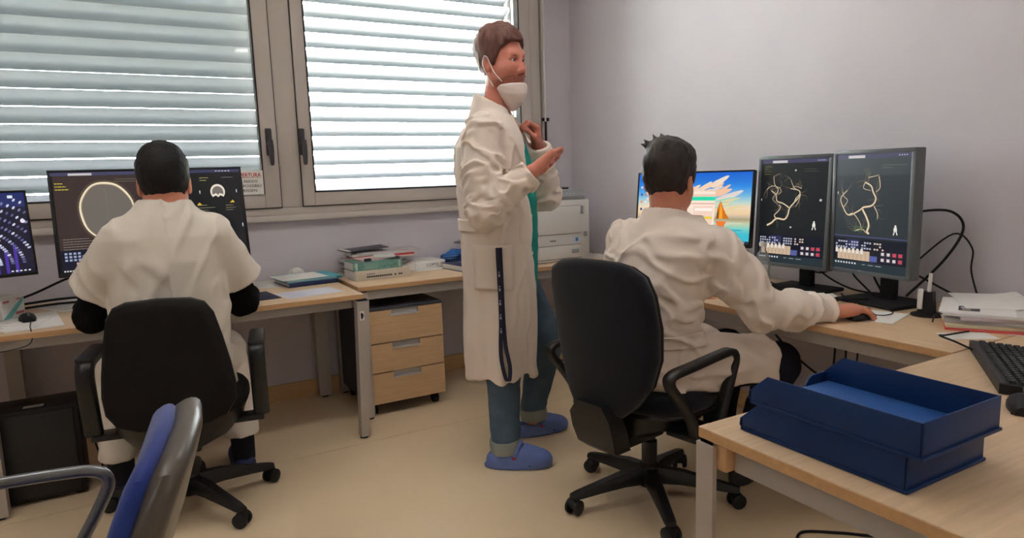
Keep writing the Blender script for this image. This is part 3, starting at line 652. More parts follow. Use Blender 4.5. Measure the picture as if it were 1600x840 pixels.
def ell_pts(rx, ry, n=28, p=2.6):
    out = []
    for k in range(n):
        a = 2*math.pi*k/n; c, s = math.cos(a), math.sin(a)
        out.append((math.copysign(abs(c)**(2/p), c)*rx, math.copysign(abs(s)**(2/p), s)*ry))
    return out
def seat_cushion(t, m, rx, ry, z, th, off=0.0):
    B().pillow(ell_pts(rx, ry), lambda u, v, h: (u+off, v, z+h), th, inset=0.035, bulge=0.006).obj('seat', m, t)
    B().pillow(ell_pts(rx*0.94, ry*0.94), lambda u, v, h: (u+off, v, z-th*0.55+h), 0.05, inset=0.05, bulge=0.01).obj('seat_shell', CHP, t)
def loop_arm(t, y, xs, m=CHP, wd=0.022, th=0.013):
    P = smoothpath(xs, 6); rings = []
    n = len(P)
    for i, p in enumerate(P):
        d = (P[min(i+1, n-1)]-P[max(i-1, 0)]).normalized(); nn = Vector((-d.z, 0, d.x))
        rings.append([Vector((p.x, y+a*wd, p.z))+nn*(c*th) for a, c in ((-1, -.5), (-.7, -1), (.7, -1), (1, -.5), (1, .5), (.7, 1), (-.7, 1), (-1, .5))])
    return B().rings(rings).obj('armrest', m, t, smooth=50)

# chair of the seated man in the lab coat; local +x is the way the chair faces
c2 = thing('office_chair', 'navy fabric office chair with loop armrest under the man in the lab coat', 'chair', (1.67, 1.93, 0), math.radians(10))
star_base(c2, [math.radians(d-10) for d in (26, 98, 170, 242, 314)], 0.325)
back = [(-.17, .965), (-.09, .977), (0, .98), (.09, .977), (.15, .966), (.205, .935), (.235, .87), (.252, .76), (.248, .65), (.215, .55), (.15, .465), (.07, .40), (0, .378), (-.06, .376), (-.12, .40), (-.16, .47), (-.185, .56), (-.205, .65), (-.222, .76), (-.235, .87), (-.222, .94)]
def bk(u, v, h): return (-0.275-0.10*(v-0.65)*0.6+h+0.35*(u-0.01)**2, -u, v)
B().pillow(back, bk, 0.065, inset=0.03, bulge=0.010).obj('backrest', FAB, c2)
inner = [(u*0.985+0.0, 0.675+(v-0.675)*0.985) for u, v in back]
B().pillow(inner, lambda u, v, h: bk(u, v, h+0.028), 0.03, inset=0.02, bulge=0.004).obj('backrest_piping', BLACKM, c2)
b = B(); 
b.rings([[(-0.335+dx, s*wv, z) for dx, s in ((0, -1), (0, 1), (0.075, 1), (0.075, -1))] for z, wv, in ((0.47, 0.06), (0.42, 0.095))] + [[(-0.30+dx+o, s*wv, z) for dx, s in ((0, -1), (0, 1), (0.08, 1), (0.08, -1))] for z, wv, o in ((0.36, 0.098, -.02), (0.30, 0.09, 0.0), (0.275, 0.07, 0.03))])
b.obj('back_bracket_cover', CHP, c2, smooth=50)
B().box((-0.11, 0, 0.285), (0.30, 0.09, 0.045), bev=0.012).obj('seat_mechanism', CHP, c2)
seat_cushion(c2, FAB, 0.235, 0.245, 0.445, 0.075, 0.03)
B().rings([[(x, y*s_, z) for x, y in ell_pts(0.20, 0.20, 24)] for z, s_ in ((0.40, 1.0), (0.355, 0.92), (0.315, 0.55))]).obj('seat_pan', CHP, c2)
for s in (-1, 1):
    loop_arm(c2, s*0.285, [(-0.10, 0, 0.355), (-0.13, 0, 0.43), (-0.19, 0, 0.51), (-0.245, 0, 0.575), (-0.235, 0, 0.608), (-0.12, 0, 0.617), (0.02, 0, 0.626), (0.10, 0, 0.627), (0.125, 0, 0.60), (0.10, 0, 0.53), (0.06, 0, 0.44), (0.03, 0, 0.36)])
    B().box((-0.035, s*0.235, 0.352), (0.17, 0.13, 0.022), bev=0.006).obj('armrest_bracket', CHP, c2)
B().cyl((0.05, -0.12, 0.33), (0.09, -0.31, 0.335), 0.007, n=8).obj('height_lever', BLACKP, c2)

# chair of the man in short sleeves
c1 = thing('office_chair', 'black padded office chair under the man in short sleeves at the left desk', 'chair', (0.10, 2.87, 0), math.radians(80))
star_base(c1, [math.radians(d-80) for d in (10, 82, 154, 226, 298)], 0.32)
back = [(-.10, .890), (0, .896), (.10, .890), (.142, .872), (.168, .83), (.188, .74), (.206, .64), (.216, .56), (.212, .49), (.18, .44), (.11, .415), (0, .408), (-.11, .415), (-.18, .44), (-.212, .49), (-.216, .56), (-.206, .64), (-.188, .74), (-.168, .83), (-.142, .872)]
def bk1(u, v, h): return (-0.275-0.14*(v-0.65)+h+0.5*u*u, -u, v)
B().pillow(back, bk1, 0.08, inset=0.035, bulge=0.012).obj('backrest', FABB, c1)
B().pillow([(u*1.012, .655+(v-.655)*1.012) for u, v in back], lambda u, v, h: bk1(u, v, h+0.012), 0.022, inset=0.012, bulge=0.0).obj('backrest_rim', CHP, c1)
b = B(); b.rings([[(-0.30+o+dx, s*wv, z) for dx, s in ((0, -1), (0, 1), (0.03, 1), (0.03, -1))] for z, wv, o in ((0.47, 0.035, 0.03), (0.42, 0.04, 0.04), (0.34, 0.04, 0.06), (0.30, 0.035, 0.12), (0.285, 0.03, 0.2))]); b.obj('back_bar', CHP, c1, smooth=40)
seat_cushion(c1, FABB, 0.25, 0.25, 0.445, 0.08, 0.03)
B().rings([[(x+0.02, y*s_, z) for x, y in ell_pts(0.24, 0.235, 26)] for z, s_ in ((0.42, 1.0), (0.375, 0.96), (0.33, 0.78), (0.30, 0.4))]).obj('seat_pan', CHP, c1)
B().box((-0.02, 0, 0.295), (0.24, 0.14, 0.05), bev=0.012).obj('seat_mechanism', CHP, c1)
for s in (-1, 1):
    a_ = loop_arm(c1, s*0.292, [(-0.07, 0, 0.375), (-0.085, 0, 0.44), (-0.10, 0, 0.54), (-0.105, 0, 0.605), (-0.08, 0, 0.642), (0.0, 0, 0.65), (0.12, 0, 0.65)], wd=0.030, th=0.020)
    B().box((0.02, s*0.292, 0.660), (0.24, 0.062, 0.028), bev=0.012).obj('armrest_pad', mat('arm_pad', (38, 38, 41), r=0.45), a_)
    B().box((-0.06, s*0.235, 0.362), (0.08, 0.13, 0.022), bev=0.006).obj('armrest_bracket', CHP, c1)

# blue visitor chair in the foreground; local +x faces away to the left
BLU = mat('royal_blue_fabric', (30, 52, 128), r=0.85, spec=0.25, var=0.1, vs=30, bump=0.15, bs=500, sheen=0.25)
vc = thing('visitor_chair', 'blue upholstered visitor chair with tubular metal armrests in the foreground', 'chair', (-0.305, 1.33, 0), math.radians(172))
backo = [(-.13, .865), (0, .875), (.13, .865), (.185, .845), (.212, .79), (.222, .70), (.22, .60), (.21, .52), (.17, .49), (-.17, .49), (-.21, .52), (-.22, .60), (-.222, .70), (-.212, .79), (-.185, .845)]
def bkv(u, v, h): return (-0.195-0.36*(v-0.49)+h+0.35*u*u, -u, v)
B().pillow(backo, lambda u, v, h: bkv(u, v, h+0.008), 0.04, inset=0.025, bulge=0.012).obj('backrest', BLU, vc)
B().pillow([(u*1.03, .68+(v-.68)*1.03) for u, v in backo], lambda u, v, h: bkv(u, v, h-0.030), 0.05, inset=0.026, bulge=0.006).obj('backrest_shell', mat('shell_grey', (84, 77, 70), r=0.33, spec=0.5), vc)
B().pillow(ell_pts(0.235, 0.24), lambda u, v, h: (u+0.02, v, 0.425+h), 0.07, inset=0.03, bulge=0.008).obj('seat', BLU, vc)
B().pillow(ell_pts(0.23, 0.235), lambda u, v, h: (u+0.02, v, 0.388+h), 0.03, inset=0.015, bulge=0.0).obj('seat_shell', BLACKM, vc)
TUB = mat('tube_grey_metal', (120, 122, 126), r=0.32, m=0.75)
for s in (-1, 1):
    y = s*0.275
    B().tube(smoothpath([(-0.02, y, 0.395), (-0.06, y, 0.46), (-0.11, y, 0.55), (-0.155, y, 0.63), (-0.172, y, 0.675), (-0.15, y, 0.700), (-0.08, y, 0.706), (0.06, y, 0.706), (0.19, y, 0.700), (0.235, y, 0.66), (0.24, y, 0.56), (0.235, y, 0.40)], 6), 0.0125, 12).obj('armrest', TUB, vc)
    B().tube(smoothpath([(0.235, y, 0.40), (0.245, y, 0.2), (0.26, y, 0.012)], 4), 0.0125, 10).obj('leg', TUB, vc)
    B().tube(smoothpath([(-0.02, y, 0.395), (-0.12, y, 0.2), (-0.22, y, 0.012)], 4), 0.0125, 10).obj('leg', TUB, vc)
    B().tube([(-0.02, y, 0.395), (0.235, y, 0.395)], 0.0125, 10).obj('seat_tube', TUB, vc)
    B().cyl((0.05, y, 0.395), (0.05, s*0.20, 0.395), 0.010, n=8).obj('cross_tube', TUB, vc)
B().tube([(-0.16, -0.1, 0.40), (-0.235, -0.1, 0.56)], 0.011, 8).obj('back_support', TUB, vc)
B().tube([(-0.16, 0.1, 0.40), (-0.235, 0.1, 0.56)], 0.011, 8).obj('back_support', TUB, vc)
# ================================================================ small things on the desks
R2 = random.Random(21)
def sheet(label, c, w, d, rz, m=PAPER, lines=True, z=None, th=0.0006, group=None, curl=0.0, ink=INK, rows=14, cat='paper'):
    z = DT if z is None else z
    t = thing('paper_sheet', label, cat, (c[0], c[1], z), rz, group)
    b = B(); n = 6; g0, g1 = [], []
    for i in range(n+1):
        u = -w/2+w*i/n; q = curl*max(0, (i/n-0.6))**2*4+0.0002
        g0.append((u, q)); g1.append((u, q+th))
    prof = g0+g1[::-1]
    b.rings([[(u, -d/2, zz) for u, zz in prof], [(u, d/2, zz+curl*0.15) for u, zz in prof]])
    b.obj('sheet', m, t, smooth=0)
    if lines:
        F = Flat(); rr = random.Random(int(abs(c[0]*1000))+3); L = []
        for i in range(rows):
            v = d/2-0.02-(d-0.04)*i/rows; L.append((-w/2+0.018, v, -w/2+0.018+(w*0.52)*rr.uniform(0.5, 1), v+(d-0.04)/rows*0.28))
        F.rects(L, ink); F.obj('print', lambda u, v, h: (u, v, th+0.0004+curl*0.15*(v/d+0.5)+h), t)
    return t
def book(name, label, c, w, d, h, rz, cover, z=None, pages=PAPER, txt=None, tcol=INKD, spine='front', cat='book', draw=None, group=None):
    z = DT if z is None else z
    t = thing(name, label, cat, (c[0], c[1], z), rz, group)
    B().box((0, 0.004, h/2), (w-0.008, d-0.006, h-0.007), bev=0.001).obj('pages', pages, t)
    b = B(); b.box((0, 0, 0.0018), (w, d, 0.0035), bev=0.001); b.box((0, 0, h-0.0018), (w, d, 0.0035), bev=0.001); b.box((0, -d/2+0.0015, h/2), (w, 0.0035, h), bev=0.001)
    b.obj('cover', cover, t)
    if txt or draw:
        F = Flat()
        if draw: draw(F, w, h)
        if txt: 
            for (s, u, v, sz, cw) in txt: F.text(s, u, v, sz, tcol, 0.0002, cw=cw)
        F.obj('spine_print', lambda u, v, hh: (u, -d/2-0.0004-hh, v), t)
    return t
def mouse(label, c, rz, m=BLACKP, s=1.0, wire=None):
    t = thing('computer_mouse', label, 'mouse', (c[0], c[1], c[2] if len(c) > 2 else DT), rz)
    prof = []
    for i in range(9):
        u = i/8; x = -0.054+0.108*u; wv = 0.031*math.sin(math.pi*(0.10+0.80*u))**0.55; hh = 0.034*math.sin(math.pi*(0.12+0.74*u))**0.8*(1.05-0.35*u)
        prof.append([(x*s, wv*s*a, 0.003+hh*s*bq) for a, bq in ((-1, 0), (-1, .35), (-.8, .75), (-.4, .97), (0, 1), (.4, .97), (.8, .75), (1, .35), (1, 0))])
    B().rings(prof).obj('shell', m, t, smooth=60)
    B().box((0, 0, 0.0016), (0.09*s, 0.045*s, 0.0032)).obj('glide_pad', BLACKM, t)
    B().tube([(0.034*s, -0.0035, 0.0285*s), (0.034*s, 0.0035, 0.0285*s)], 0.008*s, 12).obj('scroll_wheel', GREYP, t)
    if wire: B().tube(smoothpath(wire, 6), 0.0019, 6).obj('cord', BLACKM, t)
    return t
def cable(label, pts, r=0.0035, m=BLACKM, k=7):
    o = B().tube(smoothpath(pts, k), r, 6).obj('cable', m); return tag(o, label, 'cable')

# -- left desk
sheet('printed sheets lying under the mouse at the far left', (-0.415, 3.46), 0.20, 0.42, 0.15, rows=26)
sheet('long printed sheet sticking out beside the mouse sheets', (-0.50, 3.42), 0.26, 0.30, -0.22, z=DT+0.0014, rows=18)
mouse('black mouse on paper at the far left of the left desk', (-0.432, 3.475, DT+0.0026), math.radians(-75), wire=[(0.05, 0.0, 0.010), (0.10, -0.005, 0.005), (0.18, -0.02, 0.004), (0.262, -0.03, 0.0), (0.295, -0.035, -0.03), (0.305, -0.06, -0.05), (0.30, -0.14, -0.058), (0.29, -0.25, -0.05)])
sheet('white sheet with a curled corner left of the man in short sleeves', (-0.30, 3.80), 0.21, 0.297, 0.55, curl=0.012, rows=8)
bx = thing('tissue_box', 'white carton with teal stripe and red print at the left picture edge', 'box', (-0.535, 3.63, DT), 1.02)
B().box((0, 0, 0.048), (0.13, 0.10, 0.096), bev=0.002).obj('carton', WHITEP, bx)
B().box((0, 0, 0.0965), (0.08, 0.04, 0.002), bev=0.001).obj('opening', mat('tissue_white', (214, 212, 210), r=0.9), bx)
F = Flat(); TEAL = mat('teal_print', (112, 186, 186), r=0.6); F.poly([(-0.065, 0.003), (-0.02, 0.003), (0.058, 0.066), (0.058, 0.088)], TEAL).rects([(0.01, 0.014, 0.058, 0.026), (-0.055, 0.072, -0.02, 0.082), (0.02, 0.078, 0.045, 0.084)], mat('red_print_pale', (206, 110, 120), r=0.7))
F.obj('print', lambda u, v, h: (u, -0.0505-h, v), bx)
cable('thick black cable arching behind the far left monitor', [(-0.80, 3.80, 0.732), (-0.62, 3.86, 0.74), (-0.45, 3.85, 0.79), (-0.28, 3.72, 0.87), (-0.12, 3.60, 0.92)], 0.006)
cable('black cable lying along the back of the left desk', [(-0.75, 3.72, 0.731), (-0.55, 3.78, 0.733), (-0.35, 3.84, 0.735), (-0.15, 3.80, 0.735), (0.05, 3.72, 0.735)], 0.006)
cable('second black cable along the back of the left desk', [(-0.72, 3.80, 0.735), (-0.50, 3.86, 0.745), (-0.30, 3.89, 0.75), (-0.05, 3.86, 0.736)], 0.006)
mp_ = B().box((0, 0, 0.0015), (0.20, 0.25, 0.003), bev=0.001).obj('mouse_pad', mat('mouse_pad_navy', (38, 40, 66), r=0.9), None, (0.475, 3.445, DT), 0.12); tag(mp_, 'dark blue mouse pad at the right elbow of the man in short sleeves', 'mouse pad')
sheet('bluish printed sheet near the front edge of the left desk', (0.737, 3.40), 0.285, 0.205, 0.16, m=PAPERB, ink=mat('faint_ink', (176, 178, 196), r=0.9))
sheet('white sheet partly under the navy binder on the left desk', (0.605, 3.83), 0.20, 0.26, -0.35)
fo = book('ring_binder', 'thin navy binder under the teal folder on the left desk', (0.80, 3.76), 0.27, 0.26, 0.022, 0.12, mat('navy_cover', (28, 38, 84), r=0.5))
t = thing('document_folder', 'teal cardboard folder lying on the navy binder', 'folder', (0.80, 3.77, DT+0.022), 0.10)
TEALF = mat('teal_card', (82, 172, 188), r=0.6, var=0.04)
B().box((0.015, 0.01, 0.0015), (0.31, 0.27, 0.0025)).obj('back_flap', TEALF, t)
B().box((0.0, 0.0, 0.007), (0.27, 0.235, 0.008), bev=0.001).obj('paper_stack', PAPER, t)
B().box((0.015, 0.01, 0.0122), (0.31, 0.268, 0.002), rot=Matrix.Rotation(0.012, 3, 'Y')).obj('front_flap', TEALF, t)
sheet('typed sheet on top of the teal folder', (0.765, 3.765), 0.25, 0.24, 0.13, z=DT+0.0365, rows=10, ink=mat('faint_ink2', (196, 196, 202), r=0.9))
cr_ = thing('crumpled_paper', 'small crumpled white paper behind the teal folder', 'paper', (0.79, 3.955, DT)); 
b = B(); b.rings([[(0.05*math.cos(a)*s*(1+0.2*math.sin(3*a)), 0.02*math.sin(a)*s, z) for a in [2*math.pi*k/12 for k in range(12)]] for s, z in ((1, 0.0), (1.05, 0.02), (0.8, 0.045), (0.3, 0.062))]); b.obj('paper_ball', PAPER, cr_, smooth=0)

# -- books and papers on the shallow desk
CREAM = mat('cream_cover', (196, 186, 172), r=0.6, var=0.04)
GRN = mat('green_cover', (104, 146, 136), r=0.55)
book('hardback_book', 'thick cream hardback book at the bottom of the pile on the shallow desk', (1.185, 3.690), 0.325, 0.20, 0.054, 0.05, CREAM, draw=lambda F, w, h: F.rects([(-0.10+0.0125*i, 0.032, -0.10+0.0125*i+0.010, 0.039) for i in range(4)], INK).rects([(-0.10+0.0125*i, 0.016, -0.10+0.0125*i+0.0105, 0.025) for i in range(17) if i not in (12, 14)], INKD))
def spine_g(F, w, h):
    F.rect(-w/2+0.012, 0.004, -w/2+0.024, h-0.004, mat('pale_green', (170, 196, 188), r=0.6)); F.rect(w/2-0.022, 0.004, w/2-0.010, h-0.004, mat('pale_green', (170, 196, 188)))
    for i in range(7): F.line([(-0.085+0.012*i, 0.006), (-0.070+0.012*i, 0.024), (-0.078+0.012*i, h-0.008)], 0.0025, mat('pale_green', (170, 196, 188)))
    F.rects([(0.03+0.02*i, 0.010+0.006*(i % 2), 0.042+0.02*i, 0.018+0.006*(i % 2)) for i in range(4)], mat('mid_green', (78, 120, 112), r=0.6))
book('hardback_book', 'green hardback book lying on the thick cream one', (1.165, 3.700), 0.285, 0.175, 0.047, 0.03, GRN, z=DT+0.054, draw=spine_g)
zt = DT+0.101
book('paper_booklet', 'thin pink and white booklet on top of the green book', (1.175, 3.71), 0.21, 0.13, 0.010, 0.12, mat('pink_cover', (206, 176, 172), r=0.7), z=zt, cat='booklet')
book('paper_booklet', 'small white booklet at the right on top of the green book', (1.235, 3.705), 0.12, 0.12, 0.009, -0.2, mat('grey_white_cover', (196, 196, 194), r=0.7), z=zt+0.010, cat='booklet')
b = thing('sticky_notes', 'dark little note block at the front of the booklets', 'notes', (1.115, 3.63, zt), 0.3); B().box((0, 0, 0.008), (0.035, 0.02, 0.016), bev=0.001).obj('block', mat('note_dark', (60, 58, 74), r=0.7), b)
b = thing('sticky_notes', 'little dark clip at the right end of the green book', 'notes', (1.288, 3.63, zt), 0.1); B().box((0, 0, 0.008), (0.02, 0.02, 0.016), bev=0.001).obj('block', mat('note_dark', (60, 58, 74), r=0.7), b)
pile = [  # the loose pile behind the books: label, size, thickness, x shift, rotation, cover
    ('beige folded map at the very bottom of the loose pile', .20, .15, .016, -0.09, .10, (150, 140, 118)),
    ('olive exercise book low in the loose pile', .21, .17, .014, -0.075, .0, (136, 132, 112)),
    ('navy brochure in the lower middle of the loose pile', .30, .19, .020, .03, .04, (44, 46, 84)),
    ('grey magazine above the navy brochure in the loose pile', .40, .20, .013, .02, .05, (166, 164, 168)),
    ('dark bordered magazine in the middle of the loose pile', .42, .20, .010, .01, -.04, (92, 90, 98)),
    ('white brochure below the pink one in the loose pile', .40, .20, .011, .0, .10, (208, 204, 204)),
    ('pale pink brochure under the red folder', .44, .20, .010, .05, .03, (214, 190, 186)),
    ('red folder sticking out of the loose pile', .42, .20, .012, .06, .05, (186, 62, 76)),
    ('white magazine resting on the red folder', .45, .20, .012, .06, .04, (210, 206, 206)),
    ('pale brochure with coloured edge near the top of the loose pile', .44, .19, .008, .09, -.02, (190, 184, 190))]
z = DT
for i, (lb, w_, d_, h_, dx, rz, col) in enumerate(pile):
    book('paper_magazine', lb, (1.215+dx, 3.893-abs(math.sin(rz))*w_/2*0.3), w_*0.88, d_*0.82 if i > 1 else d_, h_, rz, mat('mag_%d' % i, col, r=0.6), z=z, cat='magazine', group='loose pile of magazines on the shallow desk'); z += h_+0.0006
t = thing('clipboard', 'dark clipboard propped on top of the loose pile of magazines', 'clipboard', (1.17, 3.89, z), 0.06)
RT = Matrix.Rotation(-0.045, 3, 'Y'); B().box((0, 0, 0.016), (0.26, 0.17, 0.004), bev=0.001, rot=RT).obj('board', mat('clipboard_dark', (70, 66, 76), r=0.5), t); B().box((-0.11, 0, 0.008), (0.02, 0.15, 0.016)).obj('underlay', PAPER, t); B().box((0.118, 0, 0.026), (0.015, 0.06, 0.010), bev=0.002, rot=RT).obj('clip', CHROME, t)
t = thing('paper_ream', 'white wrapped ream of copy paper on the shallow desk', 'paper ream', (1.535, 3.895, DT), 0.10)
b = B(); b.box((0.02, 0, 0.024), (0.21, 0.17, 0.047), bev=0.005); b.obj('wrapped_block', WHITEP, t)
b = B(); b.rings([[(-0.085-0.03*i, (-0.08+0.004*i)*q+0.003*i, zz) for q, zz in ((1, 0.002), (1, 0.044-0.008*i), (0.3, 0.050-0.010*i+0.004*(i % 2)), (-0.4, 0.046-0.010*i), (-1, 0.042-0.008*i), (-1, 0.002))] for i in range(4)]); b.obj('torn_wrapper', PAPER, t, smooth=0)
F = Flat(); F.text('COPY2', -0.01, 0.014, 0.024, INKD, 0.0003, cw=0.085).rects([(0.09, 0.020, 0.112, 0.024), (0.09, 0.029, 0.112, 0.032)], INK); F.obj('lettering', lambda u, v, h: (u, -0.0855-h, v), t)
sheet('blank white sheet in front of the copy paper ream', (1.535, 3.80), 0.19, 0.13, 0.05, lines=False)
book('hardback_book', 'dark blue hardback book beside the standing man', (1.745, 3.640), 0.235, 0.25, 0.036, 0.12, mat('blue_cover', (26, 44, 98), r=0.45), draw=lambda F, w, h: F.rects([(-0.07+0.009*i, 0.013, -0.07+0.009*i+0.007, 0.021) for i in range(9)], mat('pale_print', (170, 176, 200), r=0.6)))
mb = thing('mesh_tray', 'black wire mesh tray behind the dark blue book', 'tray', (1.74, 3.825, DT), 0.0)
mb.scale = (0.8, 0.8, 1.0)
for k in range(11): B().tube([(-0.10+0.02*k, -0.06, 0.005), (-0.10+0.02*k, -0.06, 0.065)], 0.002, 5).obj('wire', BLACKM, mb)
for k in range(5): B().tube([(-0.105, -0.06, 0.008+0.0135*k), (0.105, -0.06, 0.008+0.0135*k), (0.105, 0.06, 0.008+0.0135*k), (-0.105, 0.06, 0.008+0.0135*k)], 0.002, 5, loop=True).obj('wire', BLACKM, mb)
B().box((0, 0, 0.003), (0.21, 0.12, 0.004)).obj('bottom_plate', BLACKM, mb)
book('paper_magazine', 'open magazine resting on the blue plastic bag', (1.93, 3.88), 0.26, 0.18, 0.010, 0.15, mat('mag_x', (120, 118, 122), r=0.6), z=0.853, cat='magazine')
book('paper_magazine', 'pale brochure on top of the open magazine by the standing man', (1.935, 3.875), 0.24, 0.17, 0.008, 0.05, mat('mag_y', (196, 192, 188), r=0.6), z=0.8635, cat='magazine')
sheet('white sheet on the desk between printer and right wall', (2.66, 3.62), 0.15, 0.25, 0.1, lines=False)

# -- right desk
bt = thing('plastic_bottle', 'clear plastic water bottle in front of the left upright monitor', 'bottle', (2.41, 2.03, DT))
bt.scale = (1.1, 1.1, 1.1)
PET = glass_pane('clear_plastic', (0.93, 0.95, 0.95), 0.16); 
B().lathe([(0.001, 0.0), (0.026, 0.0), (0.030, 0.006), (0.030, 0.05), (0.0285, 0.056), (0.030, 0.062), (0.030, 0.075), (0.0275, 0.085), (0.031, 0.10), (0.031, 0.118), (0.024, 0.150), (0.013, 0.172), (0.0115, 0.186), (0.0115, 0.190)], n=24).obj('bottle_wall', PET, bt)
B().lathe([(0.001, 0.002), (0.028, 0.003), (0.0285, 0.05), (0.001, 0.052)], n=20).obj('water', mat('murky_water', (186, 200, 190), r=0.15, trans=0.55), bt)
B().lathe([(0.001, 0.188), (0.0145, 0.188), (0.0145, 0.203), (0.001, 0.204)], n=18).obj('cap', WHITEP, bt)
tt = thing('crumpled_tissue', 'crumpled white tissue on the desk between the two upright monitors', 'tissue', (2.46, 1.80, DT), 0.3)
def crump(w, d, h, seed):
    b = B(); r = random.Random(seed); n, m = 9, 7; V = [[b.bm.verts.new(((i/(n-1)-.5)*w+r.uniform(-.006, .006), (j/(m-1)-.5)*d+r.uniform(-.006, .006), 0.001+(r.uniform(0, h) if 0 < i < n-1 and 0 < j < m-1 else r.uniform(0, h*0.3)))) for j in range(m)] for i in range(n)]
    for i in range(n-1):
        for j in range(m-1): b.bm.faces.new((V[i][j], V[i+1][j], V[i+1][j+1], V[i][j+1]))
    return b
crump(0.12, 0.17, 0.024, 4).obj('tissue', PAPER, tt, smooth=0)
ph = thing('device_stand', 'small black stand with a white device on a round foot beside the monitors', 'stand', (2.478, 1.352, DT), -1.4)
B().lathe([(0.001, 0), (0.052, 0), (0.052, 0.006), (0.030, 0.014), (0.001, 0.016)], n=26).obj('foot', BLACKP, ph)
B().rings([[(x*s, y*s, z) for x, y in ((-.022, -.016), (.022, -.016), (.022, .016), (-.022, .016))] for z, s in ((0.012, 1.15), (0.06, 1.0), (0.088, 0.95))]).obj('holder', BLACKP, ph)
B().box((-0.016, -0.022, 0.062), (0.018, 0.012, 0.075), bev=0.004).obj('white_device', WHITEP, ph)
B().cyl((0.004, 0, 0.085), (0.007, 0, 0.155), 0.006, n=10).obj('antenna', WHITEP, ph)
# pile of papers with a red folder
pz = DT; PC = (2.50, 1.165)
for lb, w_, d_, h_, dx, dy, rz, col in (('red plastic folder at the bottom of the paper pile by the right wall', .25, .30, .008, 0, .0, -1.05, (206, 86, 84)), ('cream cardboard folder just above the red one', .24, .30, .012, .0, .01, -1.0, (206, 198, 170)), ('grey bundle of sheets in the middle of the paper pile by the right wall', .23, .31, .014, .01, .01, -1.12, (176, 172, 172)), ('lilac edged bundle of sheets in the paper pile by the right wall', .23, .31, .010, .015, -.01, -0.95, (196, 182, 192)), ('white bundle of sheets near the top of the paper pile by the right wall', .23, .31, .010, .0, .012, -1.1, (216, 214, 214))):
    book('paper_bundle', lb, (PC[0]+dx, PC[1]+dy), w_, d_, h_, rz, mat('bundle_%d' % int(pz*1e4), col, r=0.75), z=pz, cat='paper bundle'); pz += h_+0.0006
sheet('top sheet with a dark printed picture on the paper pile by the right wall', (2.485, 1.19), 0.21, 0.29, -1.12, z=pz, lines=False)
F = Flat(); t = thing('printed_photo', 'small dark picture strip lying on the top sheet of the paper pile', 'print', (2.425, 1.185, pz+0.001), -1.12); F.rect(-0.03, -0.042, 0.03, 0.042, mat('photo_dark', (64, 60, 64), r=0.6)).rect(-0.02, -0.03, 0.005, -0.005, mat('photo_tan', (170, 160, 146), r=0.6)).rect(-0.024, 0.004, 0.018, 0.024, mat('photo_light', (200, 198, 198), r=0.6)); F.obj('picture', lambda u, v, h: (u, v, h), t)
sheet('curled sheet at the back of the paper pile by the right wall', (2.60, 1.20), 0.21, 0.29, -0.9, z=pz+0.0012, lines=False, curl=0.02)
g = thing('spectacles', 'dark folded spectacles sticking out at the corner of the paper pile', 'glasses', (2.395, 1.27, DT), -0.9); b = B(); b.tube(smoothpath([(0, 0, 0.030), (0.03, 0.0, 0.032), (0.08, 0.005, 0.030)], 4), 0.002, 6); b.tube(smoothpath([(0, 0, 0.030), (-0.012, -0.01, 0.020), (-0.016, -0.012, 0.002)], 4), 0.0028, 6); b.obj('temple', BLACKP, g)
sheet('small white card near the front of the right desk', (2.277, 1.112), 0.15, 0.085, -0.62, lines=False)
sheet('white pad under the mouse of the man in the lab coat', (2.325, 1.445), 0.16, 0.20, -1.3, lines=False, th=0.002)
mouse('black mouse under the hand of the man in the lab coat', (2.240, 1.450, DT+0.0026), math.radians(-8), s=1.05, wire=[(0.05, 0, 0.010), (0.10, -0.012, 0.004), (0.16, 0.0, 0.004), (0.20, 0.06, 0.004), (0.26, 0.18, 0.004)])
